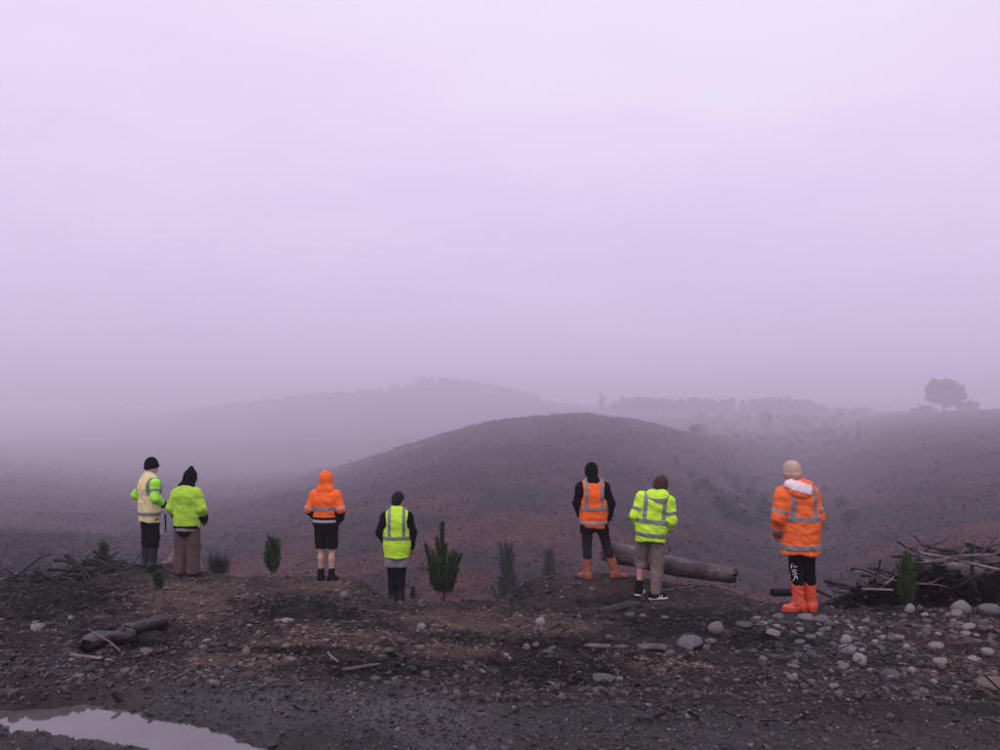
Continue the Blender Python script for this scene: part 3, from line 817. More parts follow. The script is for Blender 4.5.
# ------------------------------------------------------------------ pine saplings
def needles(pts, dirs, L, w, per, rg, cols, spread=0.85):
    V = []; C = []
    m = len(pts)
    pts = np.repeat(pts, per, 0); dirs = np.repeat(dirs, per, 0); n = len(pts)
    rd = rg.normal(size=(n, 3)); rd /= np.linalg.norm(rd, axis=1)[:, None]
    dn = dirs * 0.75 + rd * spread; dn /= np.linalg.norm(dn, axis=1)[:, None]
    dn[:, 2] += 0.15
    ln = L * rg.uniform(.6, 1.1, n)
    sd_ = np.cross(dn, rg.normal(size=(n, 3))); sd_ /= np.linalg.norm(sd_, axis=1)[:, None] + 1e-9
    a = pts + sd_ * w * .5; b = pts - sd_ * w * .5; c = pts + dn * ln[:, None]
    V = np.stack([a, b, c], 1).reshape(-1, 3)
    F = np.arange(3 * n).reshape(-1, 3)
    C = np.repeat(np.array(cols)[rg.integers(0, len(cols), n)] * rg.uniform(.7, 1.25, n)[:, None], 3, 0)
    return V, F, C
def pine(px, d, py_base, py_top, label, seed, limbs, trunk_frac=0.12, per=5, dens=1.0, group='young pine saplings', green=((0.040, 0.085, 0.022), (0.026, 0.060, 0.020), (0.065, 0.115, 0.030)), nl=0.085, z=None, lean=0.0, narrow=1.0):
    x = P(px, d); zb = h1(x, d) if z is None else z
    hgt = float(z_at(py_top, d)) - zb
    root = empty('pine_sapling', (x, d, zb))
    rg = np.random.default_rng(seed)
    tp = [(lean * hgt * s * s + 0.012 * hgt * math.sin(5 * s + seed), 0.012 * hgt * math.cos(4 * s + seed), hgt * s - (0.03 if s == 0 else 0)) for s in np.linspace(0, 0.97, 12)]
    link('trunk', poly_mesh('trunk', *tube(tp, [0.016 * hgt * (1 - .85 * s) + .003 for s in np.linspace(0, 1, 12)], 7)), M['trunk'], root)
    pts, dirs, bparts = [], [], []
    tpa = np.array(tp)
    def along(path, step, skip=0.0):
        path = np.asarray(path); seg = np.linalg.norm(np.diff(path, axis=0), axis=1); cum = np.concatenate([[0], np.cumsum(seg)])
        for s in np.arange(skip * cum[-1], cum[-1], step):
            q = np.array([np.interp(s, cum, path[:, k]) for k in range(3)]); q2 = np.array([np.interp(min(s + .02, cum[-1]), cum, path[:, k]) for k in range(3)])
            dv = q2 - q; nn = np.linalg.norm(dv); dv = dv / nn if nn > 1e-6 else np.array((0, 0, 1.0))
            pts.append(q); dirs.append(dv)
    step = 0.011 / dens
    along(tpa, step * .7, max(trunk_frac, 0.22))
    for (s, ang, length, rise) in limbs:
        b0 = np.array([np.interp(s, np.linspace(0, 0.97, 12), tpa[:, k]) for k in range(3)])
        out = np.array((math.cos(ang), math.sin(ang), 0.0)) * narrow
        L = length * hgt
        pth = [b0, b0 + out * L * .35 + np.array((0, 0, L * .10)), b0 + out * L * (.35 + .25 * (1 - rise)) + np.array((0, 0, L * (.10 + .25 + .25 * rise))), b0 + out * L * (.40 + .45 * (1 - rise)) + np.array((0, 0, L * (.25 + .65 * rise + .1)))]
        bparts.append(tube(pth, [.008 * hgt + .002, .006 * hgt, .005 * hgt, .003 * hgt], 5))
        along(pth, step, 0.08)
    if bparts: link('branches', poly_mesh('branches', *merge(bparts)), M['trunk'], root)
    V, F, C = needles(np.array(pts), np.array(dirs), nl, 0.008, per, rg, green)
    tag(link('foliage', mesh_np('foliage', V, F, False, C), M['needles'], root), kind='stuff')
    return tag(root, label, 'sapling', group)
def whorl(seed, lo=0.15, hi=0.8, n=26, l0=0.5, l1=0.18, rise=0.6):
    rg = random.Random(seed); out = []
    for i in range(n):
        s = lo + (hi - lo) * (i / (n - 1)) ** 1.1
        out.append((s, i * 2.4 + rg.uniform(-.4, .4), (l0 + (l1 - l0) * (s - lo) / (hi - lo)) * rg.uniform(.75, 1.15), min(1, max(0.1, rise + rg.uniform(-.2, .2)))))
    return out
big = [(0.22, math.pi, 0.62, 0.72), (0.24, 0.2, 0.50, 0.55), (0.20, 2.6, 0.5, 0.6), (0.2, 0.7, 0.5, 0.7), (0.25, 4.0, 0.45, 0.7), (0.27, 5.3, 0.45, 0.7), (0.3, 1.5, 0.4, 0.7), (0.3, 2.9, 0.40, 0.75), (0.33, 0.1, 0.36, 0.8), (0.34, 4.6, 0.3, .7),
       (0.18, 3.4, .42, .5), (0.18, 5.9, .42, .5), (0.62, 3.0, 0.20, 0.8), (0.60, 0.3, 0.14, 0.8), (0.36, 2.2, .3, .75), (0.36, 5.7, .3, .75), (0.26, 1.0, .42, .6), (0.23, 3.8, .4, .55)]
pine(443, 11.45, 605, 521, 'tallest dark green pine sapling with side leaders, right of the lime vest', 1, big, 0.2, 9, 2.4, nl=0.075, narrow=.64)
pine(158, 9.6, 611, 573, 'small bushy green sapling in the gravel below the two left people', 2, whorl(2, .12, .85, 22, .42, .2, .7), .1, 6, 1.6, nl=0.07, green=((0.05, 0.10, 0.02), (0.03, 0.07, 0.018), (0.075, 0.125, 0.03)))
pine(103, 12.9, 575, 543, 'small sapling behind the long black pole on the left', 3, whorl(3, .12, .85, 20, .4, .2, .7), .1, 5, 1.3)
pine(272, 12.35, 580, 537, 'green sapling between the lime fleece and the orange hood', 4, whorl(4, .12, .85, 26, .42, .2, .62), .1, 6, 1.4, nl=0.075)
pine(413, 13.6, 600, 586, 'tiny sapling beyond the lip right of the lime vest person', 5, whorl(5, .1, .8, 12, .4, .2, .7), .1, 5, 1.2, nl=.05, z=float(z_at(601, 13.6)))
pine(906, 9.35, 606, 551, 'tall yellowish green sapling in front of the charred heap on the right', 6, whorl(6, .06, .80, 22, .34, .16, .80), .05, 6, 1.6, nl=.08, green=((0.085, 0.125, 0.028), (0.060, 0.095, 0.024), (0.035, 0.058, 0.02)))
HZ = ((0.030, 0.050, 0.026), (0.022, 0.040, 0.022))
for (px, d, pt, ht, sd_, lb) in ((506, 27, 541, 3.4, 11, 'misty young pine on the slope right of the tallest sapling'), (549, 34, 548, 2.6, 12, 'faint young pine on the slope left of the orange vest'),):
    zt = float(z_at(pt, d)); zb = h1(P(px, d), d)
    o = pine(px, d, 0, pt, lb, sd_, whorl(sd_, .05, .9, 40, .30, .10, .6), 0.03, 9, 0.7, 'misty pines on the slope below', HZ, 0.20)
    print('misty pine height', zt - zb)

# rush tuft beside the second person
def tuft(px, d, py, label, seed, n=220, L=0.44, name='rush_tuft'):
    rg = np.random.default_rng(seed); x = P(px, d); zb = h1(x, d)
    V, F, C = [], [], []
    for i in range(n):
        a = rg.uniform(0, 6.28); sp = rg.uniform(0.05, .9); l = L * rg.uniform(.6, 1.1)
        b0 = np.array((rg.normal(0, .07), rg.normal(0, .05), -0.02)); dr = np.array((math.cos(a) * sp, math.sin(a) * sp * .6, 1.0)); dr /= np.linalg.norm(dr)
        m_ = b0 + dr * l * .55; e_ = b0 + dr * l + np.array((math.cos(a) * sp * .12, 0, -.05 * sp)); s = np.array((-math.sin(a), math.cos(a), 0)) * .0035
        k = len(V); V += [b0 - s, b0 + s, m_ + s, m_ - s, e_]; F += [(k, k + 1, k + 2), (k, k + 2, k + 3), (k + 3, k + 2, k + 4)]
        C += [np.array((0.035, 0.045, 0.030)) * rg.uniform(.6, 1.5)] * 5
    o = link(name, mesh_np(name, V, F, False, np.array(C)), M['needles']); o.location = (x, d, zb)
    return tag(o, label, 'grass tuft')
tuft(218, 12.15, 578, 'dark spiky rush tuft right of the person in the lime fleece', 31)
tuft(505, 11.6, 600, 'low dry grass tuft at the lip below the misty pine', 32, 60, .12, 'grass_tuft')

# ------------------------------------------------------------------ scrub and bracken on the slopes (uncountable)
n = 150000
us = RNG.uniform(-0.80, 0.80, n); ds = np.exp(RNG.uniform(math.log(20), math.log(600), n))
xs, ys = us * ds, ds
zs = H(xs, ys)
pxs, pys = proj(xs, ys, zs)
ok = (pys < 625) & (pys > 395)
den = 0.55 + 0.9 * fbm(xs / 9.0, ys / 12.0, 3) + 0.6 * fbm(xs / 3.0, ys / 3.5, 2)
leftwood = (1 - sstep(40, 210, pxs)) * sstep(34, 45, ds) * (1 - sstep(80, 110, ds))
ok &= RNG.random(n) < np.clip(den, .25, 1) + leftwood
xs, ys, zs, ds, leftwood = xs[ok], ys[ok], zs[ok], ds[ok], leftwood[ok]; n = len(xs)
big_ = np.clip(np.exp(RNG.normal(0, .4, n)), .3, 2.2) * (0.09 + 0.0010 * ds) * (1 + 0.5 * leftwood)
V = []; per = 4
ctr = np.stack([xs, ys, zs + big_ * .22], 1)
off = RNG.normal(size=(n, per, 3)) * np.array((1.1, 1.1, .30)) * big_[:, None, None]
a_ = RNG.normal(size=(n, per, 3)) * big_[:, None, None] * .24; b_ = RNG.normal(size=(n, per, 3)) * big_[:, None, None] * .40
base_ = ctr[:, None, :] + off
V = np.stack([base_ - a_, base_ + a_, base_ + b_ * 1.2 + np.array((0, 0, .15)) * big_[:, None, None]], 2).reshape(-1, 3)
F = np.arange(len(V)).reshape(-1, 3)
hc = hill_colour(xs, ys)
cc = hc * RNG.uniform(1.5, 2.6, n)[:, None]
gr = (RNG.random(n) < .05)[:, None]
cc = np.where(gr, np.array((0.036, 0.032, 0.028)) * RNG.uniform(.7, 1.4, n)[:, None], cc)
cc = cc * (1 - .6 * leftwood[:, None]) + np.array((0.011, 0.012, 0.012)) * .6 * leftwood[:, None]
tag(link('scrub', mesh_np('scrub', V, F, False, np.repeat(cc, per * 3, 0)), M['scrub']), 'low brown bracken and scrub covering the cut over slopes', 'scrub', kind='stuff')

# ------------------------------------------------------------------ far trees
def crown_faces(rg, blobs, n, leaf):
    cs = []; 
    w = np.array([b[3] ** 2 for b in blobs]); w /= w.sum()
    for k in rg.choice(len(blobs), n, p=w):
        bx, by, bz, br, sq = blobs[k]
        v = rg.normal(size=3); v /= np.linalg.norm(v); q = br * rg.uniform(.45, 1.05) ** .6
        cs.append((bx + v[0] * q, by + v[1] * q, bz + v[2] * q * sq))
    cs = np.array(cs)
    a = rg.normal(size=(n, 3)) * leaf; b = rg.normal(size=(n, 3)) * leaf
    V = np.stack([cs - a, cs + a, cs + b * 1.3], 1).reshape(-1, 3)
    return V, np.arange(3 * n).reshape(-1, 3)
def round_tree(name, px, d, py_base, py_top, width_px, label, seed, n=3500, col=(0.035, 0.042, 0.03), leaf=.03, group=None, cat='tree', low=0.25):
    x = P(px, d); zb = float(h1(x, d)); hgt = float(z_at(py_top, d)) - zb; W = width_px / FPX * d
    rg = np.random.default_rng(seed); root = empty(name, (x, d, zb))
    link('trunk', poly_mesh('trunk', *tube([(0, 0, -.4), (0, 0, hgt * .3), (.02 * hgt, 0, hgt * .6), (0, 0, hgt * .9)], [hgt * .04, hgt * .03, hgt * .018, hgt * .004], 8)), M['trunk'], root)
    parts, blobs = [], []
    for i in range(26):
        a = rg.uniform(0, 6.28); s = rg.uniform(low, .95); q = math.sqrt(max(0.05, 1 - ((s - .55) / .48) ** 2)) * rg.uniform(.35, .80)
        bx, by, bz = math.cos(a) * W / 2 * q, math.sin(a) * W / 2 * q, hgt * s
        br = W * rg.uniform(.09, .17); blobs.append((bx, by, min(bz, hgt - br * .8), br, .8))
        parts.append(tube([(0, 0, hgt * s * .45), (bx * .5, by * .5, hgt * s * .72), (bx, by, bz)], [hgt * .012, hgt * .008, hgt * .003], 5))
    blobs.append((0, 0, hgt * .55, W * .27, 1.0))
    link('limbs', poly_mesh('limbs', *merge(parts)), M['trunk'], root)
    V, F = crown_faces(rg, blobs, n, W * leaf)
    C = np.array(col) * rg.uniform(.6, 1.5, len(F))[:, None]
    tag(link('crown', mesh_np('crown', V, F, False, np.repeat(C, 3, 0)), M['leaf'], root), kind='stuff')
    global Z_HIGH
    Z_HIGH = max(Z_HIGH, zb + hgt)
    return tag(root, label, cat, group)
round_tree('broadleaf_tree', 944, 640, 0, 379, 37, 'lone dark round tree on the skyline at the right', 41, 4200)
round_tree('shrub_tree', 766, 600, 0, 411, 20, 'round misty bush below the right end of the far wood', 42, 1200, low=.1)
round_tree('shrub_tree', 800, 640, 0, 414, 13, 'small misty bush right of the round bush below the far wood', 43, 800, low=.1)
round_tree('shrub_tree', 866, 800, 0, 408, 12, 'small faint bush on the skyline left of the lone tree', 44, 700, low=.1)
round_tree('shrub_tree', 925, 643, 0, 408, 26, 'low bush at the left foot of the lone tree', 47, 900, low=.1)
round_tree('shrub_tree', 970, 646, 0, 402, 24, 'low bush at the right foot of the lone tree', 48, 900, low=.1)
round_tree('slender_tree', 972, 655, 0, 398, 5, 'thin pointed tree just right of the lone round tree', 45, 400, low=.2)
round_tree('slender_tree', 602, 910, 0, 392, 10, 'faint pale tree standing apart left of the far wood', 46, 700, low=.2)
def wood(name, spots, label, seed, shape='round', col=(0.034, 0.04, 0.03)):
    rg = np.random.default_rng(seed); Vs, Fs, Cs, o = [], [], [], 0
    global Z_HIGH
    for (x, y, hgt, W) in spots:
        zb = h1(x, y)
        Z_HIGH = max(Z_HIGH, zb + hgt)
        V, F = tube([(x, y, zb - .5), (x, y, zb + hgt * .9)], [hgt * .03, hgt * .005], 5)
        F = np.array([(f[0], f[1], f[2]) for f in F] + [(f[0], f[2], f[3]) for f in F if f[2] != f[3]])
        Vs.append(V); Fs.append(F + o); Cs.append(np.tile((0.03, 0.022, 0.018), (len(V), 1))); o += len(V)
        n = 170
        if shape == 'round':
            bl = [(x + rg.normal() * W * .22, y + rg.normal() * W * .22, zb + hgt * s, W * .27, .9) for s in (.3, .5, .65, .8)]
            V, F = crown_faces(rg, bl, n, W * .085)
        else:
            s = rg.uniform(.08, 1, n) ** .8; a = rg.uniform(0, 6.28, n); q = (1 - s) * W * .5 * rg.uniform(.5, 1, n)
            c_ = np.stack([x + q * np.cos(a), y + q * np.sin(a), zb + hgt * s], 1)
            a2 = rg.normal(size=(n, 3)) * W * .09; b2 = rg.normal(size=(n, 3)) * W * .09
            V = np.stack([c_ - a2, c_ + a2, c_ + b2], 1).reshape(-1, 3); F = np.arange(3 * n).reshape(-1, 3)
        Vs.append(V); Fs.append(F + o); Cs.append(np.repeat(np.array(col) * rg.uniform(.6, 1.4, len(F))[:, None], 3, 0)); o += len(V)
    return tag(link(name, mesh_np(name, np.vstack(Vs), np.vstack(Fs), False, np.vstack(Cs)), M['leaf']), label, 'wood', kind='stuff')
rw = np.random.default_rng(77)
sp = []
for i in range(120):
    px = rw.uniform(614, 822); d = rw.uniform(890, 950)
    env = np.interp(px, [614, 622, 690, 745, 780, 805, 822], [14, 17, 16.5, 16, 17, 14, 7]) * rw.uniform(.78, 1.06)
    sp.append((P(px, d), d, env / FPX * d, 9 / FPX * d * rw.uniform(.9, 1.3)))
for i in range(26):
    px = rw.uniform(815, 870); d = rw.uniform(890, 950); sp.append((P(px, d), d, rw.uniform(3, 5) / FPX * d, 6.5))
wood('far_wood', sp, 'far misty wood in a long row on the plateau right of the hill', 51)
sp = []
for i in range(170):
    px = rw.uniform(415, 540); d = rw.uniform(1225, 1290)
    sp.append((P(px, d), d, np.interp(px, [415, 420, 440, 480, 540], [8, 11, 9, 7, 5]) * rw.uniform(.8, 1.15) / FPX * d, 4.6 / FPX * d))
for i in range(110):
    px = rw.uniform(190, 420); d = rw.uniform(1225, 1290); sp.append((P(px, d), d, rw.uniform(1.2, 3.2) / FPX * d * (1.8 if px > 385 else 1), 4.5 / FPX * d))
wood('conifer_wood', sp, 'misty conifer wood along the far ridge behind the hill', 52, 'cone')
sp = []
for i in range(90):
    px = rw.uniform(690, 860); d = rw.uniform(330, 820); sp.append((P(px, d), d, rw.uniform(1.4, 4.4) * d / 400, rw.uniform(2.4, 5.2) * d / 400))
for i in range(60):
    px = rw.uniform(690, 850); d = rw.uniform(90, 190); sp.append((P(px + (d - 140) * -.5, d), d, rw.uniform(.8, 2.0), rw.uniform(1.4, 2.6)))
wood('gully_scrub', sp, 'dark bushes filling the gully right of the hill', 53)

# ------------------------------------------------------------------ people: garments and bodies grown as smooth fields, then meshed
class Field:
    def __init__(s, lo, hi, h=0.011):
        s.h = h; s.lo = np.array(lo, float)
        n = np.ceil((np.array(hi) - s.lo) / h).astype(int) + 1
        s.ax = [s.lo[i] + h * np.arange(n[i]) for i in range(3)]
        s.v = np.full(n, 0.3)
    def _sub(s, lo, hi):
        sl = []
        for i in range(3):
            a = int(np.clip(math.floor((lo[i] - s.lo[i]) / s.h), 0, len(s.ax[i]) - 1)); b = int(np.clip(math.ceil((hi[i] - s.lo[i]) / s.h) + 1, a + 1, len(s.ax[i])))
            sl.append(slice(a, b))
        return tuple(sl), s.ax[0][sl[0]][:, None, None], s.ax[1][sl[1]][None, :, None], s.ax[2][sl[2]][None, None, :]
    def _smin(s, sl, d, k):
        a = s.v[sl]
        if k <= 0: s.v[sl] = np.minimum(a, d); return
        h = np.clip(.5 + .5 * (a - d) / k, 0, 1)
        s.v[sl] = a * (1 - h) + d * h - k * h * (1 - h)
    def cone(s, a, b, r1, r2, sy=1.0, k=0.03, sx=1.0):
        a, b = np.array(a, float), np.array(b, float)
        m = max(r1, r2) * max(1, sx, sy) + k + 4 * s.h
        sl, X, Y, Z = s._sub(np.minimum(a, b) - m, np.maximum(a, b) + m)
        ab = b - a; L2 = ab @ ab + 1e-9
        t = np.clip(((X - a[0]) * ab[0] + (Y - a[1]) * ab[1] + (Z - a[2]) * ab[2]) / L2, 0, 1)
        d = np.sqrt(((X - a[0] - t * ab[0]) / sx) ** 2 + ((Y - a[1] - t * ab[1]) / sy) ** 2 + (Z - a[2] - t * ab[2]) ** 2) - (r1 + (r2 - r1) * t)
        s._smin(sl, d * min(1, sx, sy), k); return s
    def ell(s, c, r, k=0.02, rot=None, sub=False):
        c, r = np.array(c, float), np.array(r, float)
        m = r.max() + k + 4 * s.h
        sl, X, Y, Z = s._sub(c - m, c + m)
        x, y, z = X - c[0], Y - c[1], Z - c[2]
        if rot is not None:
            q = np.array(rot)          # columns: local axes
            x, y, z = (x * q[0, 0] + y * q[1, 0] + z * q[2, 0], x * q[0, 1] + y * q[1, 1] + z * q[2, 1], x * q[0, 2] + y * q[1, 2] + z * q[2, 2])
        d = (np.sqrt((x / r[0]) ** 2 + (y / r[1]) ** 2 + (z / r[2]) ** 2) - 1) * r.min()
        if sub:
            a = s.v[sl]; h = np.clip(.5 - .5 * (a + d) / k, 0, 1)
            s.v[sl] = a * (1 - h) - d * h + k * h * (1 - h)
        else: s._smin(sl, d, k)
        return s
    def cut(s, p, n):
        n = np.array(n, float); n /= np.linalg.norm(n)
        d = (s.ax[0][:, None, None] - p[0]) * n[0] + (s.ax[1][None, :, None] - p[1]) * n[1] + (s.ax[2][None, None, :] - p[2]) * n[2]
        s.v = np.maximum(s.v, d); return s
    def cutfn(s, f):
        s.v = np.maximum(s.v, f(s.ax[0][:, None, None], s.ax[1][None, :, None], s.ax[2][None, None, :])); return s
    def nets(s, smooth=2, wr=0.0, wf=(7, 7, 10), seed=0):
        v = s.v.copy()
        for i in range(3):
            for e_ in (0, -1):
                ix = [slice(None)] * 3; ix[i] = e_; v[tuple(ix)] = np.maximum(v[tuple(ix)], .05)
        ins = v < 0
        n0 = np.array(v.shape) - 1
        cs = sum(ins[a:a + n0[0], b:b + n0[1], c:c + n0[2]].astype(np.int8) for a in (0, 1) for b in (0, 1) for c in (0, 1))
        act = np.argwhere((cs > 0) & (cs < 8))
        idm = np.full(n0, -1, int); idm[tuple(act.T)] = np.arange(len(act))
        acc = np.zeros((len(act), 3)); cnt = np.zeros(len(act))
        cor = [(a, b, c) for a in (0, 1) for b in (0, 1) for c in (0, 1)]
        for p in cor:
            for ax in range(3):
                if p[ax]: continue
                q = list(p); q[ax] = 1
                va = v[tuple((act + p).T)]; vb = v[tuple((act + q).T)]
                m = (va < 0) != (vb < 0)
                t = np.where(m, va / np.where(m, va - vb, 1), 0)
                pos = np.tile(np.array(p, float), (len(act), 1)); pos[:, ax] = t
                acc[m] += pos[m]; cnt[m] += 1
        V = s.lo + (act + acc / cnt[:, None]) * s.h
        Q = []
        for ax in range(3):
            o1, o2 = [(1, 2), (2, 0), (0, 1)][ax]
            sa = [slice(None)] * 3; sb = [slice(None)] * 3; sa[ax] = slice(0, -1); sb[ax] = slice(1, None)
            A, B = ins[tuple(sa)], ins[tuple(sb)]
            for flip, m in ((False, A & ~B), (True, ~A & B)):
                e = np.argwhere(m)
                e = e[(e[:, o1] > 0) & (e[:, o2] > 0) & (e[:, o1] < v.shape[o1] - 1) & (e[:, o2] < v.shape[o2] - 1)]
                if not len(e): continue
                def cell(d1, d2):
                    c = e.copy(); c[:, o1] += d1; c[:, o2] += d2
                    return idm[tuple(c.T)]
                q = np.stack([cell(-1, -1), cell(0, -1), cell(0, 0), cell(-1, 0)], 1)
                Q.append(q[:, ::-1] if flip else q)
        Q = np.vstack(Q)
        for _ in range(smooth):
            sm = np.zeros_like(V); c = np.zeros(len(V))
            for k in range(4):
                for d in (1, 3):
                    np.add.at(sm, Q[:, k], V[Q[:, (k + d) % 4]]); np.add.at(c, Q[:, k], 1)
            V = V * .45 + .55 * sm / np.maximum(c, 1)[:, None]
        if wr:
            fn = np.cross(V[Q[:, 2]] - V[Q[:, 0]], V[Q[:, 3]] - V[Q[:, 1]])
            N = np.zeros_like(V)
            for k in range(4): np.add.at(N, Q[:, k], fn)
            N /= np.linalg.norm(N, axis=1)[:, None] + 1e-12
            a = V * np.array(wf) + seed * 13.7
            a[:, 2] += 1.3 * V[:, 0] * wf[0] * .35
            rid = (1 - 2.6 * np.abs(perlin(a[:, 0], a[:, 1], a[:, 2]))) * .6 + .5 * perlin(a[:, 0] * 2.1, a[:, 1] * 2.1, a[:, 2] * 2.3)
            V = V + N * (wr * rid)[:, None]
        return V, Q

def grow(name, F, mat, parent, wr=0.0, wf=(7, 7, 10), seed=0, smooth=2):
    V, Q = F.nets(smooth, wr, wf, seed)
    return link(name, mesh_np(name, V, Q), mat, parent)

def band(g, slabs, mat, name='reflective_tape', test=None, lift=0.005):
    """a strip of tape lying on garment g between the planes of slabs (point, normal, from, to); becomes a part of g"""
    bm = bmesh.new(); bm.from_mesh(g.data); bm.normal_update()
    for (co, no, t0, t1) in slabs:
        no = Vector(no).normalized(); co = Vector(co)
        bmesh.ops.bisect_plane(bm, geom=bm.verts[:] + bm.edges[:] + bm.faces[:], plane_co=co + no * t0, plane_no=no, clear_inner=True)
        bmesh.ops.bisect_plane(bm, geom=bm.verts[:] + bm.edges[:] + bm.faces[:], plane_co=co + no * t1, plane_no=no, clear_outer=True)
    bm.normal_update()
    if test:
        kill = [f for f in bm.faces if not test(f.calc_center_median(), f.normal)]
        bmesh.ops.delete(bm, geom=kill, context='FACES')
    if not bm.faces: bm.free(); return None
    bm.normal_update()
    nv = {v: v.normal.copy() for v in bm.verts}
    old = {v: v.co.copy() for v in bm.verts}
    be = [e for e in bm.edges if e.is_boundary]
    r = bmesh.ops.extrude_edge_only(bm, edges=be)
    newv = [q for q in r['geom'] if isinstance(q, bmesh.types.BMVert)]
    for v, n in nv.items(): v.co = old[v] + n * lift
    bm.normal_update()
    me = bpy.data.meshes.new(name); bm.to_mesh(me); bm.free()
    me.polygons.foreach_set('use_smooth', np.full(len(me.polygons), True))
    return link(name, me, mat, g)

def rotz(a): c, s = math.cos(a), math.sin(a); return np.array(((c, -s, 0), (s, c, 0), (0, 0, 1)))
def rotx(a): c, s = math.cos(a), math.sin(a); return np.array(((1, 0, 0), (0, c, -s), (0, s, c)))
def roty(a): c, s = math.cos(a), math.sin(a); return np.array(((c, 0, s), (0, 1, 0), (-s, 0, c)))

DEF = dict(pel=(0, 0, .95), waist=(0, 0, 1.08), chest=(0, -.01, 1.29), neck=(0, -.01, 1.47), head=(0, .025, 1.62),
           shL=(-.175, -.01, 1.368), elL=(-.245, -.06, 1.15), wrL=(-.175, .11, .99), shR=(.175, -.01, 1.368), elR=(.245, -.06, 1.15), wrR=(.175, .11, .99),
           hipL=(-.092, 0, .92), knL=(-.10, .015, .50), anL=(-.105, -.02, .085), hipR=(.092, 0, .92), knR=(.10, .015, .50), anR=(.105, -.02, .085),
           toeL=100, toeR=80, hyaw=0, hpitch=0, hroll=0)     # toe: heading in degrees, 90 is straight ahead
def pose(**kw):
    J = dict(DEF); J.update(kw)
    J = {k: (np.array(v, float) if isinstance(v, tuple) else v) for k, v in J.items()}
    J['HR'] = rotz(R(J['hyaw'])) @ rotx(R(J['hpitch'])) @ roty(R(J['hroll']))
    return J
LO, HI = (-.62, -.45, -.02), (.62, .60, 1.86)
def hp(J, *q): return J['head'] + J['HR'] @ np.array(q, float)

def torso(F, J, off, bulk=1.0, sh=0.8, hem=None, hemr=None):
    F.cone(J['pel'], J['waist'], .150 * bulk + off, .140 * bulk + off, .74, .03)
    F.cone(J['waist'], J['chest'], .140 * bulk + off, .162 * bulk + off, .70, .05)
    a = J['neck'] + (J['shL'] - J['neck']) * sh; b = J['neck'] + (J['shR'] - J['neck']) * sh
    F.cone(a - (0, 0, .035), b - (0, 0, .035), .047 + off, .047 + off, .95, .06)
    F.cone(J['chest'], J['neck'] - (0, 0, .03), .14 * bulk + off, .075 + off, .75, .05)
    if hem is not None:
        F.cone(J['waist'], hem, .145 * bulk + off, hemr or .16 * bulk + off, .74, .04)
    return F
def arm(F, J, S, ru, re, rw, t=1.0, k=.04):
    sh, el, wr = J['sh' + S], J['el' + S], J['wr' + S]
    F.cone(sh, el, ru, re, 1, k); F.cone(el, el + (wr - el) * t, re, rw, 1, .025); return F
def leg(F, J, S, rh, rk, ra, k=.03, calf=0.0):
    h, kn, an = J['hip' + S], J['kn' + S], J['an' + S]
    F.cone(h, kn, rh, rk, 1, k)
    if calf:
        m = kn + (an - kn) * .33 + np.array((0, -.012, 0))
        F.cone(kn, m, rk * .92, calf, 1, .02); F.cone(m, an, calf * .98, ra, 1, .03)
    else: F.cone(kn, an, rk, ra, 1, .02)
    return F
def toe_dir(J, S): a = R(J['toe' + S]); return np.array((math.cos(a), math.sin(a), 0.0))
def hand(F, J, S):
    el, wr = J['el' + S], J['wr' + S]; d = wr - el; d /= np.linalg.norm(d)
    side = np.cross(d, (0, 0, 1.0)); side /= np.linalg.norm(side) + 1e-9; nrm = np.cross(side, d)
    F.cone(wr, wr + d * .06, .030, .034, 1, .015)
    for i, l in enumerate((.070, .080, .074, .058)):
        o = wr + d * .075 + side * (.030 - .020 * i); m = o + d * l * .5 - nrm * .004; e_ = m + d * l * .38 - nrm * .022
        F.cone(o - d * .03, m, .0105, .0098, 1, .004); F.cone(m, e_, .0098, .0085, 1, .003)
    o = wr + d * .02 + side * .026; m = o + d * .035 + side * .028; F.cone(o, m, .014, .012, 1, .008); F.cone(m, m + d * .032 - nrm * .01, .012, .0095, 1, .004)

def body(J, parent, mat):
    F = Field(LO, HI, .0125)
    torso(F, J, -.012)
    F.cone(J['neck'] - (0, 0, .04), J['head'] - (0, .01, .04), .056, .054, 1, .03)
    F.ell(hp(J, 0, -.008, .022), (.076, .094, .098), .02, J['HR'])
    F.ell(hp(J, 0, .022, -.055), (.056, .068, .066), .03, J['HR'])
    F.cone(hp(J, 0, .083, .008), hp(J, 0, .104, -.026), .010, .0155, 1, .012)
    F.cone(hp(J, -.02, .082, -.062), hp(J, .02, .082, -.062), .010, .010, 1, .010)
    for sg in (-1, 1):
        F.ell(hp(J, sg * .079, -.008, -.008), (.012, .022, .033), .006, J['HR'])
        F.ell(hp(J, sg * .033, .094, .008), (.018, .014, .013), .012, J['HR'], sub=True)
    for S in 'LR':
        arm(F, J, S, .050, .040, .028); hand(F, J, S)
        leg(F, J, S, .078, .052, .036, calf=.050)
        an, td = J['an' + S], toe_dir(J, S)
        F.cone(an - td * .03 - (0, 0, .045), an + td * .13 - (0, 0, .055), .034, .026, 1, .03)
    b = grow('body', F, mat, parent, smooth=2)
    for sg in (-1, 1):
        c = hp(J, sg * .033, .082, .008)
        me = mesh_np('eye', I2v * .0115 + c, I2f); link('eye', me, EYE, b)
    return b

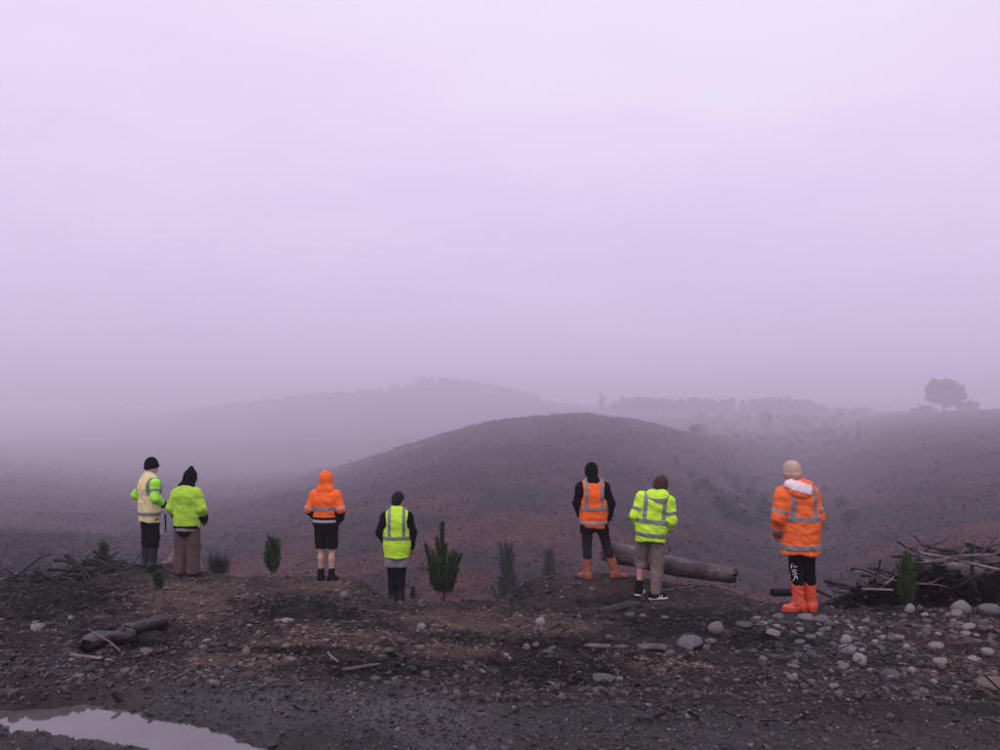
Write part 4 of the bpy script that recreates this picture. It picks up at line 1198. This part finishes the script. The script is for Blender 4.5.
def boots(J, parent, mat, solemat, top, rtop=.066, ran=.056, name='boot', wr=.004, toe=.175):
    out = []
    for S in 'LR':
        an, kn, td = J['an' + S], J['kn' + S], toe_dir(J, S)
        z0 = an[2] - .085
        t = min(1.0, (top - .085) / max(.05, kn[2] - an[2])); tp = an + (kn - an) * t
        F = Field(np.minimum(an, tp) - (.30, .30, .12), np.maximum(an, tp) + (.30, .30, .10), .010)
        F.cone(an, tp + (tp - an) / np.linalg.norm(tp - an) * .04, ran, rtop, 1, .02)
        F.cone(an, an - (0, 0, .04) - td * .025, ran, .052, 1, .03)
        F.cone(an + (0, 0, -.035) - td * .03, an + td * (toe - .055) + (0, 0, -.045), .048, .046, 1, .045)
        F.cut(tp, tp - an); F.cut((0, 0, z0 + .004), (0, 0, -1))
        o = grow(name, F, mat, parent, wr, (9, 9, 16), 3 if S == 'L' else 5); out.append(o)
        G = Field(an - (.30, .30, .13), an + (.30, .30, .02), .010)
        G.cone(an + (0, 0, -.062) - td * .035, an + td * (toe - .05) + (0, 0, -.062), .054, .052, 1, .0)
        G.cut((0, 0, z0 + .028), (0, 0, 1)); G.cut((0, 0, z0), (0, 0, -1))
        grow('sole', G, solemat, o, smooth=1)
    return out
def legwear(J, parent, mat, rh, rk, ra, name='trousers', top=1.02, hem=None, wr=.009, seed=0, pel=.158, shorts=None, calf=0.0, flare=0.0):
    F = Field(LO, HI, .0115)
    F.cone(J['pel'] - (0, 0, .04), J['pel'] + (0, 0, .08), pel, pel - .004, .76, .02)
    for S in 'LR':
        if shorts is not None:
            h, kn = J['hip' + S], J['kn' + S]; e_ = h + (kn - h) * shorts
            F.cone(h, e_ - (0, 0, .06), rh, rk, 1, .025)
        else: leg(F, J, S, rh, rk, ra, .025, calf)
    F.cut((0, 0, top), (0, 0, 1))
    if shorts is not None:
        e_ = (J['hipL'] + (J['knL'] - J['hipL']) * shorts + J['hipR'] + (J['knR'] - J['hipR']) * shorts) / 2
        F.cut(e_, (0, 0, -1))
    if hem is not None: F.cutfn(lambda X, Y, Z: (np.where(X < J['pel'][0], hem[0], hem[1]) - Z) + 0 * Y)
    return grow(name, F, mat, parent, wr * .8, (9, 9, 6.5), seed)
def beanie(J, parent, mat, low=-.005, cuff=.055, name='beanie', tall=0.0, tilt=.28, off=.012, knit=True):
    F = Field(J['head'] - .22, J['head'] + .24, .009)
    F.ell(hp(J, 0, -.012, .028 + tall * .5), (.076 + off + .004, .094 + off + .004, .098 + off + tall), .01, J['HR'])
    n = J['HR'] @ np.array((0, -tilt, 1.0))
    G = Field(J['head'] - .22, J['head'] + .24, .009)
    G.ell(hp(J, 0, -.012, .022), (.076 + off + .013, .094 + off + .013, .105 + off + .01), .01, J['HR'])
    G.cut(hp(J, 0, 0, low + cuff), n)
    F.v = np.minimum(F.v, G.v)
    F.cut(hp(J, 0, 0, low), -n)
    return grow(name, F, mat, parent, .002, (30, 30, 10))
def hood_up(J, parent, mat, name='hood', off=.022, point=0.0):
    F = Field(J['head'] - (.30, .32, .34), J['head'] + (.30, .30, .30), .0105)
    F.ell(hp(J, 0, -.015, .02), (.078 + off, .098 + off, .106 + off), .02, J['HR'])
    if point: F.cone(hp(J, 0, -.03, .09), hp(J, 0, -.055, .125 + point), .05, .03, 1, .05)
    F.cone(hp(J, 0, -.01, -.03), J['neck'] - (0, .015, .01), .092, .098, .9, .05)
    F.cone(J['neck'] - (.08, .03, .01), J['neck'] + (.08, -.03, -.01), .062, .062, .9, .06)
    F.ell(hp(J, 0, .125, -.02), (.070, .085, .105), .02, J['HR'], sub=True)
    F.cut(J['neck'] - (0, 0, .075), (0, 0, -1))
    return grow(name, F, mat, parent, .006, (11, 11, 11), 2)
def hood_down(J, parent, mat, name='hood', drop=.12, w=.15, seed=0):
    F = Field(J['neck'] - (.30, .34, .30), J['neck'] + (.30, .25, .20), .0105)
    for i in range(12):
        a0, a1 = 2 * math.pi * i / 12, 2 * math.pi * (i + 1) / 12
        q = lambda a: J['neck'] + np.array((math.cos(a) * .092, math.sin(a) * .080, .030 - .022 * math.sin(a)))
        F.cone(q(a0), q(a1), .038, .038, 1, .01)
    F.ell(J['neck'] + (0, -.115, -.035), (w, .062, drop), .03, rotx(-.38))
    F.cone(J['neck'] + (-w * .8, -.075, .015), J['neck'] + (w * .8, -.075, .015), .045, .045, 1, .03)
    F.ell(J['neck'] + (0, -.085, .075), (w * .5, .028, .05), .02, sub=True)
    return grow(name, F, mat, parent, .009, (10, 10, 12), seed)
def sweater(J, parent, mat, name='jacket', off=.026, bulk=1.05, hem=.80, ru=.072, re=.062, rw=.052, tarm=1.0, wr=.010, seed=0, hemr=None, sleeves='LR', hemx=(0, 0), h=.0115):
    F = Field(LO, HI, h)
    torso(F, J, off, bulk, .8, np.array((J['pel'][0] + hemx[0], J['pel'][1] + hemx[1], hem)), hemr)
    for S in sleeves: arm(F, J, S, ru, re, rw, tarm)
    for S in 'LR':
        if S in sleeves: F.cone(J['sh' + S], J['sh' + S] + (0, 0, -.02), ru + .004, ru, 1, .05)
    hand_z = hem
    F.cutfn(lambda X, Y, Z: np.where((np.abs(X - J['pel'][0]) < .40), hem + .012 * np.sin(X * 17 + seed) - Z, -1) + 0 * Y)
    F.cone(J['neck'] - (0, 0, .03), J['neck'] + (0, .01, .035), .078, .074, 1, .02)
    F.cut(J['neck'] + (0, 0, .045), (0, -.25, 1))
    return grow(name, F, mat, parent, wr, (6.5, 6.5, 9), seed)
def sleeves_only(J, parent, mat, name, ru=.062, re=.054, rw=.044, seed=0, wr=.008, off=.012, bulk=1.0):
    return sweater(J, parent, mat, name, off, bulk, .84, ru, re, rw, 1.0, wr, seed)
def vest(J, parent, mat, hem=.76, off=.040, bulk=1.05, wr=.009, seed=0, hemr=None, w=.168):
    F = Field(LO, HI, .0115)
    torso(F, J, off, bulk, .70, np.array((J['pel'][0], J['pel'][1], hem)), hemr)
    cx = (J['shL'] + J['shR']) / 2
    F.cutfn(lambda X, Y, Z: np.where(Z > 1.19, np.abs(X - cx[0]) - (w - .020 * np.sin(np.clip((Z - 1.19) / .2, 0, 1) * math.pi)), -1) + 0 * Y)
    F.cutfn(lambda X, Y, Z: hem + .010 * np.sin(X * 19 + seed) - Z + 0 * Y)
    F.ell(J['neck'] + (0, .05, .02), (.082, .10, .085), .015, sub=True)
    return grow('vest', F, mat, parent, wr, (6.5, 6.5, 9), seed)
def arm_band(g, J, S, t0, t1, mat, lower=False, name='reflective_tape'):
    a, b = (J['el' + S], J['wr' + S]) if lower else (J['sh' + S], J['el' + S])
    d = b - a; L = np.linalg.norm(d)
    ax = d / L
    def near(c, n):
        q = np.array(c) - a; s = q @ ax
        return np.linalg.norm(q - s * ax) < .105 and (np.array(c)[0] * (1 if S == 'R' else -1)) > .10
    return band(g, [(a, d, t0 * L, t1 * L)], mat, name, near)

SKIN = NT('skin'); SKIN.b.inputs['Subsurface Weight'].default_value = 0.0
SKIN.set(SKIN.ramp(SKIN.noise(14, 3, .5, SKIN.coord()), [(.3, (0.40, 0.22, 0.17)), (.7, (0.52, 0.30, 0.24))]), .55, .35); SKIN = SKIN.m
EYE = NT('eye').set((0.02, 0.015, 0.012), .15, .6)
LIME = fabric('lime_fabric', (0.56, 0.93, 0.045), .85, .09)
LIMEG = fabric('green_lime_fabric', (0.38, 0.93, 0.05), .85, .09)
LIMEF = fabric('lime_fleece', (0.42, 0.72, 0.055), .95, .12, 90)
CREAM = fabric('faded_yellow_fabric', (0.76, 0.66, 0.33), .85, .10)
ORANGE = fabric('orange_fabric', (1.0, 0.150, 0.022), .85, .10)
ORCOAT = fabric('orange_coated_fabric', (0.95, 0.160, 0.030), .55, .10, 160)
TAPE = fabric('reflective_grey', (0.215, 0.205, 0.22), .45, .10, 300, .5)
TAPEW = fabric('reflective_pale', (0.40, 0.38, 0.42), .45, .08, 300, .5)
TAPED = fabric('reflective_dull', (0.20, 0.19, 0.19), .5, .08, 300, .4)
BLACK = fabric('black_fabric', (0.0055, 0.005, 0.0065), .95, .2, 220, .08)
CHARC = fabric('charcoal_fabric', (0.020, 0.018, 0.023), .95, .2, 220, .1)
GREYF = fabric('grey_fabric', (0.24, 0.215, 0.25), .9, .15)
TAN = fabric('tan_trouser', (0.105, 0.068, 0.060), .9, .2)
BEIGE = fabric('beige_trouser', (0.21, 0.150, 0.138), .9, .2)
BROWNK = fabric('brown_knit', (0.065, 0.028, 0.026), .95, .2, 70)
BEIGEK = fabric('beige_knit', (0.52, 0.36, 0.29), .95, .12, 70)
BLACKK = fabric('black_knit', (0.0055, 0.005, 0.006), .95, .2, 70, .08)
HAIR = fabric('dark_hair', (0.009, 0.0065, 0.0065), .7, .3, 120, .2)
LINING = fabric('pale_lining', (0.78, 0.66, 0.68), .8, .06)
RUB_BLK = fabric('black_rubber', (0.010, 0.010, 0.012), .45, .2, 30, .5)
RUB_GRY = fabric('grey_rubber', (0.018, 0.018, 0.020), .45, .2, 30, .4)
RUB_ORG = fabric('orange_rubber', (0.66, 0.082, 0.034), .45, .14, 25, .5)
LEA_ORG = fabric('tan_leather', (0.30, 0.088, 0.044), .6, .2, 60, .35)
SOLEM = fabric('dark_sole', (0.02, 0.018, 0.018), .8, .2, 40)
WHITE = fabric('white_print', (0.75, 0.72, 0.76), .8, .05)

def person(key, height, yaw, label):
    x, y, z = SPOT[key]
    return tag(empty('person', (x, y, z - .006), R(yaw), height / 1.765), label, 'person', 'people in high visibility clothing looking over the valley')

# a: faded vest over lime sleeves, face turned right
J = pose(hyaw=-62, hpitch=-4, elR=(.245, -.05, 1.14), wrR=(.16, .135, 1.02), elL=(-.265, -.10, 1.16), wrL=(-.20, .07, 1.03), knL=(-.10, .01, .50), toeL=95, toeR=85, head=(.0, .03, 1.625))
p = person('a', 1.76, -38, 'person in black beanie and faded yellow vest over lime sleeves, face turned right')
body(J, p, SKIN)
legwear(J, p, BLACK, .108, .085, .075, seed=1, hem=(.34, .34))
boots(J, p, RUB_GRY, SOLEM, .40, .076, .062)
s = sleeves_only(J, p, LIMEG, 'jacket', .072, .064, .052, 1)
for S in 'LR': arm_band(s, J, S, .40, .56, GREYF); arm_band(s, J, S, .80, 1.02, BLACK, True, 'cuff')
v = vest(J, p, CREAM, .755, .046, 1.08, .010, 1, .205, .178)
band(v, [((0, 0, 0), (0, 0, 1), .865, .915)], TAPED)
band(v, [((0, 0, 0), (0, 0, 1), 1.19, 1.46)], TAPED, test=lambda c, n: .138 < abs(c.x))
F = Field(J['neck'] - .16, J['neck'] + .16, .010); F.cone(J['neck'] - (0, 0, .02), J['neck'] + (0, .01, .05), .082, .074, 1, .02); F.cut(J['neck'] + (0, 0, .05), (0, -.2, 1)); F.cut(J['neck'] - (0, 0, .03), (0, 0, -1))
grow('collar', F, CREAM, p, .004)
bn = beanie(J, p, BLACKK, -.035, .055, tall=.012, off=.015)
F = Field(J['head'] - .25, J['head'] + .25, .009); F.ell(hp(J, 0, .105, .035), (.050, .030, .012), .005, J['HR']); grow('peak', F, BLACKK, bn, smooth=1)
F = Field((.0, -.05, .5), (.40, .35, .9), .010); F.cone((.175, .085, .84), (.180, .090, .58), .058, .052, .36, .0); grow('hanging_cloth', F, TAPEW, p, .004)
F = Field((.1, .0, .5), (.40, .35, .9), .010); F.cone((.222, .135, .86), (.230, .140, .60), .022, .020, .5, .0); grow('hanging_strap', F, BLACK, p)

# b: lime fleece, black hood, head bowed
J = pose(head=(.015, .085, 1.585), hpitch=-26, chest=(0, -.015, 1.29), neck=(0, .015, 1.46), shL=(-.165, .0, 1.325), shR=(.165, .0, 1.325), elL=(-.255, -.03, 1.11), elR=(.262, -.03, 1.10), wrL=(-.215, .13, .93), wrR=(.225, .12, .91), hyaw=-8)
p = person('b', 1.71, -4, 'person in plain lime fleece with black hood up and loose tan trousers')
body(J, p, SKIN)
legwear(J, p, TAN, .118, .105, .100, seed=2, hem=(.05, .05), wr=.013, pel=.172)
boots(J, p, RUB_BLK, SOLEM, .13, .06, .055, 'shoe')
s = sweater(J, p, LIMEF, 'fleece', .034, 1.12, .80, .082, .072, .060, 1.0, .010, 2)
band(s, [((0, 0, 0), (0, 0, 1), .70, .835)], BLACK, 'hem_band', lambda c, n: abs(c.x) < .205)
for S in 'LR': arm_band(s, J, S, .42, 1.25, BLACK, True, 'cuff')
F = Field((-.3, -.3, .70), (.3, .3, .86), .010); F.cone((0, 0, .66), (0, 0, .9), .196, .196, .80, 0); F.cut((0, 0, .795), (0, 0, 1)); F.cut((0, 0, .745), (0, 0, -1)); grow('shirt_hem', F, GREYF, p)
F = Field((-.24, -.25, .60), (.24, .15, .82), .010); F.ell((0, -.05, .745), (.145, .118, .10), .01); F.cut((0, 0, .748), (0, 0, 1)); grow('seat_patch', F, BLACK, p, .004)
hood_up(J, p, BLACKK, 'hood', .020, .035)

# c: orange hoodie, black shorts
J = pose(hyaw=-20, elL=(-.265, -.05, 1.15), elR=(.265, -.05, 1.15), wrL=(-.20, .11, 1.00), wrR=(.20, .10, 1.00), knL=(-.085, .015, .50), knR=(.095, .015, .50), anL=(-.075, -.02, .085), anR=(.115, -.06, .085), hipL=(-.088, 0, .92))
p = person('c', 1.75, -8, 'person in orange hoodie with hood up, black shorts and bare calves')
body(J, p, SKIN)
legwear(J, p, BLACK, .108, .088, .05, 'shorts', shorts=.93, wr=.010, seed=3)
boots(J, p, BLACK, SOLEM, .22, .050, .050, 'boot', .005)
s = sweater(J, p, ORANGE, 'hoodie', .032, 1.05, .90, .078, .068, .058, 1.0, .010, 3)
band(s, [((0, 0, 0), (0, 0, 1), 1.135, 1.195)], TAPE, test=lambda c, n: abs(c.x) < .175)
band(s, [((0, 0, 0), (0, 0, 1), .86, 1.04)], BLACK, 'lower_panel', lambda c, n: abs(c.x) < .26)
band(s, [((0, 0, 0), (0, 0, 1), .955, .995)], TAPEW, test=lambda c, n: abs(c.x) < .185, lift=.011)
for S in 'LR':
    arm_band(s, J, S, .84, .97, TAPEW); arm_band(s, J, S, .0, 1.3, BLACK, True, 'cuff')
hood_up(J, p, ORANGE, 'hood', .024, .0)

# d: lime vest over black sleeves, dark hair, grey shorts over leggings
J = pose(hyaw=-35, hpitch=-6, hroll=4, elL=(-.265, -.02, 1.14), wrL=(-.21, .12, .98), elR=(.245, -.03, 1.12), wrR=(.215, .08, .87), hipL=(-.08, 0, .92), hipR=(.08, 0, .92), knL=(-.075, .015, .50), knR=(.06, .015, .50), anL=(-.065, -.02, .085), anR=(.055, -.02, .085), head=(.02, .03, 1.62))
p = person('d', 1.76, 4, 'bareheaded dark haired person in lime vest over black sleeves')
body(J, p, SKIN)
legwear(J, p, BLACK, .088, .072, .058, 'leggings', wr=.004, seed=4, calf=.064, hem=(.20, .20))
legwear(J, p, GREYF, .112, .108, .05, 'shorts', shorts=.74, wr=.009, seed=5)
boots(J, p, RUB_GRY, SOLEM, .26, .068, .060)
sleeves_only(J, p, BLACK, 'jumper', .068, .058, .046, 4)
v = vest(J, p, LIME, .755, .042, 1.06, .008, 4, .192, .170)
z_ = ((0, 0, 0), (0, 0, 1)); x_ = ((0, 0, 0), (1, 0, 0))
band(v, [(*z_, 1.035, 1.085)], TAPE)
for sg in (-1, 1): band(v, [(*x_, *sorted((sg * .085, sg * .132))), (*z_, 1.09, 1.7)], TAPE)
band(v, [(*z_, .70, .775)], fabric('lime_binding', (.50, .98, .05)), 'hem_binding')
F = Field(J['head'] - .2, J['head'] + .2, .009); F.ell(hp(J, 0, -.016, .030), (.088, .100, .105), .01, J['HR']); F.ell(hp(J, 0, -.055, -.03), (.070, .055, .065), .03, J['HR']); F.cut(hp(J, 0, .055, .03), J['HR'] @ np.array((0, 1.0, -.75))); grow('hair', F, HAIR, p, .007, (28, 28, 28))

# e: orange vest over black hoodie, wide stance, tan boots
J = pose(pel=(-.17, 0, .935), waist=(-.17, 0, 1.06), chest=(-.175, -.01, 1.27), neck=(-.185, -.005, 1.45), head=(-.195, .035, 1.60), shL=(-.36, -.01, 1.368), shR=(-.01, -.01, 1.368), elL=(-.425, -.03, 1.13), wrL=(-.36, .08, .95), elR=(.085, -.04, 1.13), wrR=(.055, .03, .90),
         hipL=(-.26, 0, .91), hipR=(-.085, 0, .91), knL=(-.265, .03, .50), anL=(-.265, -.02, .085), knR=(.035, .10, .51), anR=(.165, .03, .085), toeL=128, toeR=8, hyaw=-22, hpitch=-8)
p = person('e', 1.755, 2, 'person in orange vest over black hoodie with tan boots in a wide stance')
body(J, p, SKIN)
legwear(J, p, CHARC, .092, .072, .056, 'leggings', wr=.005, seed=6, calf=.064, hem=(.31, .31))
legwear(J, p, BLACK, .112, .105, .05, 'shorts', shorts=.55, wr=.009, seed=7)
boots(J, p, LEA_ORG, SOLEM, .36, .070, .060, 'boot', .006, .20)
s = sweater(J, p, BLACK, 'jumper', .022, 1.02, .72, .070, .060, .048, 1.0, .009, 6, .175)
v = vest(J, p, ORANGE, .775, .046, 1.04, .009, 6, .185, .165)
xc = ((-.178, 0, 0), (1, 0, 0))
band(v, [(*z_, 1.035, 1.085)], TAPE); band(v, [(*z_, .83, .875)], TAPEW)
for sg in (-1, 1): band(v, [(*xc, *sorted((sg * .088, sg * .140))), (*z_, 1.09, 1.7)], TAPE)
beanie(J, p, BLACKK, -.06, .06, off=.016)
F = Field(J['neck'] - .25, J['neck'] + .25, .0105)
F.cone(J['neck'] - (0, 0, .03), J['neck'] + (0, .0, .07), .088, .080, 1, .02); F.ell(J['neck'] + (0, -.06, .02), (.10, .06, .07), .03)
grow('hood', F, BLACK, p, .006, (11, 11, 11), 4)

# f: lime rain jacket, brown beanie, one trouser leg rolled up, leaning right
J = pose(pel=(.0, .0, .94), waist=(.005, .01, 1.06), chest=(.03, .03, 1.26), neck=(.085, .065, 1.42), head=(.135, .135, 1.545), shL=(-.115, .045, 1.37), shR=(.235, .035, 1.325), elL=(-.215, -.02, 1.13), wrL=(-.15, .13, .98), elR=(.27, -.01, 1.08), wrR=(.20, .10, .91),
         hipL=(-.09, .01, .91), hipR=(.085, 0, .91), knL=(-.125, .14, .50), anL=(-.165, .05, .115), knR=(.085, .03, .49), anR=(.045, -.03, .085), toeL=70, toeR=20, hyaw=-38, hpitch=-24, hroll=8)
p = person('f', 1.775, -10, 'person in lime rain jacket and brown beanie with one trouser leg rolled up')
body(J, p, SKIN)
legwear(J, p, BEIGE, .110, .090, .080, seed=8, hem=(.40, .075), wr=.013)
for S, o in zip('LR', boots(J, p, BLACK, WHITE, .20, .050, .046, 'shoe', .003, .19)):
    td = toe_dir(J, S); sd_ = np.array((-td[1], td[0], 0))
    for k in range(3):
        c = J['an' + S] + td * (.02 + .035 * k) - sd_ * .050 + np.array((0, 0, -.035))
        link('stripe', poly_mesh('stripe', *tube([c - td * .012 - (0, 0, .018), c + td * .012 + (0, 0, .016) + sd_ * .006], [.006, .006], 6)), WHITE, o)
s = sweater(J, p, LIME, 'rain_jacket', .040, 1.10, .795, .084, .076, .062, 1.0, .013, 8, .205)
band(s, [((0, 0, 0), (.08, 0, 1), .86, .915)], TAPE, test=lambda c, n: abs(c.x - .01) < .22)
band(s, [((0, 0, 0), (.10, 0, 1), 1.035, 1.095)], TAPE, test=lambda c, n: abs(c.x - .015) < .21)
for sg in (-1, 1): band(s, [((.055, 0, 0), (1, 0, -.10), *sorted((sg * .10 - .13, sg * .155 - .13))), (*z_, 1.10, 1.7)], TAPE, test=lambda c, n: c.y < .06)
for S in 'LR': arm_band(s, J, S, .55, .72, TAPE); arm_band(s, J, S, .55, .75, TAPE, True)
hd = hood_down(J, p, LIME, 'hood', .105, .145, 3)
band(hd, [(J['neck'], (0, -.3, 1), -.03, .022)], TAPE, test=lambda c, n: c.y < J['neck'][1] - .08)
beanie(J, p, BROWNK, -.055, .06, off=.014, tilt=.30)

# g: long orange raincoat, beige beanie, orange boots
J = pose(pel=(.045, 0, .95), waist=(.03, 0, 1.08), chest=(.0, .0, 1.28), neck=(-.025, .01, 1.455), head=(-.045, .055, 1.60), shL=(-.180, .0, 1.345), shR=(.145, .0, 1.345), elL=(-.245, -.02, 1.10), wrL=(-.205, .10, .91), elR=(.225, -.02, 1.10), wrR=(.215, .08, .90),
         hipL=(-.035, 0, .91), hipR=(.125, 0, .91), knL=(-.02, .02, .50), anL=(.005, -.02, .085), knR=(.135, .02, .50), anR=(.165, .01, .085), toeL=168, toeR=78, hyaw=8, hpitch=-14, hroll=-4)
p = person('g', 1.77, 6, 'person in long orange raincoat and beige beanie with bright orange boots')
body(J, p, SKIN)
lg = legwear(J, p, BLACK, .092, .072, .058, 'leggings', wr=.004, seed=9, calf=.064, pel=.150, hem=(.30, .30))
boots(J, p, RUB_ORG, fabric('red_sole', (.50, .06, .03), .5), .355, .074, .064, 'boot', .007, .20)
def glyph(strokes, z0, r_=.0052):
    parts = []
    for st in strokes:
        pts = []
        for (gx_, gz_) in st:
            zz = z0 + gz_; t_ = (J['knL'][2] - zz) / (J['knL'][2] - J['anL'][2]); c = J['knL'] + (J['anL'] - J['knL']) * np.clip(t_, -.4, 1)
            rad_ = .0755 if zz > .45 else .0735; an_ = R(232) + gx_ * 1.15 / rad_
            pts.append((c[0] + math.cos(an_) * rad_, c[1] + math.sin(an_) * rad_, zz))
        parts.append(tube(pts, [r_] * len(pts), 6))
    link('leg_print', poly_mesh('leg_print', *merge(parts)), WHITE, lg)
glyph([[(-.026, -.03), (-.026, .0), (-.012, .022), (.012, .022), (.024, .004), (.022, -.015)], [(-.006, -.006), (.006, .002), (.010, -.012)]], .535)
glyph([[(.022, .022), (-.006, .03), (-.024, .012), (.0, -.002), (.022, -.012), (.006, -.03), (-.022, -.024)]], .462)
glyph([[(-.024, -.03), (.004, .03), (.014, .03), (.026, -.03)], [(-.014, -.008), (.020, -.008)], [(-.030, -.034), (.030, -.034)]], .392)
s = sweater(J, p, ORCOAT, 'raincoat', .044, 1.10, .665, .088, .080, .066, 1.0, .013, 9, .222, hemx=(-.012, 0))
band(s, [((0, 0, 0), (0, 0, 1), .725, .785)], TAPE, test=lambda c, n: abs(c.x - .03) < .235)
band(s, [((0, 0, 0), (0, 0, 1), 1.055, 1.110)], TAPE, test=lambda c, n: abs(c.x - .02) < .20)
for sg in (-1, 1): band(s, [((.01, 0, 0), (1, 0, 0), *sorted((sg * .105, sg * .155))), (*z_, 1.112, 1.7)], TAPE)
for S in 'LR': arm_band(s, J, S, .68, .84, TAPE); arm_band(s, J, S, .62, .85, TAPE, True)
hd = hood_down(J, p, ORCOAT, 'hood', .115, .155, 7)
band(hd, [(J['neck'], (.25, -.3, 1), -.012, .085)], LINING, 'hood_lining', test=lambda c, n: c.y < J['neck'][1] - .062 and c.x < J['neck'][0] + .115)
beanie(J, p, BEIGEK, -.065, .07, off=.018, tilt=.30)

# ------------------------------------------------------------------ mist: one closed box of even air round everything
zb, zt = Z_LOW - 1.2, Z_HIGH + 1.5
HZR = 4050
vv = [(x, y, z) for z in (zb, zt) for (x, y) in ((-HZR, -HZR), (HZR, -HZR), (HZR, HZR), (-HZR, HZR))]
hz = link('haze', poly_mesh('haze', vv, [(3, 2, 1, 0), (4, 5, 6, 7), (0, 1, 5, 4), (1, 2, 6, 5), (2, 3, 7, 6), (3, 0, 4, 7)], smooth=False))
hm = bpy.data.materials.new('mist'); hm.use_nodes = True
hn = hm.node_tree.nodes; hn.remove(hn['Principled BSDF'])
pv = hn.new('ShaderNodeVolumePrincipled')
pv.inputs['Color'].default_value = (0.96, 0.90, 1.0, 1)
pv.inputs['Density'].default_value = 0.0018
pv.inputs['Anisotropy'].default_value = 0.25
pv.inputs['Density Attribute'].default_value = ''
hm.node_tree.links.new(pv.outputs[0], hn['Material Output'].inputs['Volume'])
try: hm.cycles.homogeneous_volume = True
except Exception as ex: print('homogeneous flag', ex)
hz.data.materials.append(hm)
tag(hz, 'pale even mist lying over the whole valley', 'haze', kind='stuff')
print('haze z', zb, zt)

dg_ = sum(len(m_.loop_triangles) if m_.loop_triangles else sum(len(q.vertices) - 2 for q in m_.polygons) for m_ in bpy.data.meshes if len(m_.polygons) < 5000) + sum(len(m_.loops) - 2 * len(m_.polygons) for m_ in bpy.data.meshes if len(m_.polygons) >= 5000)
print('TRIS', dg_)
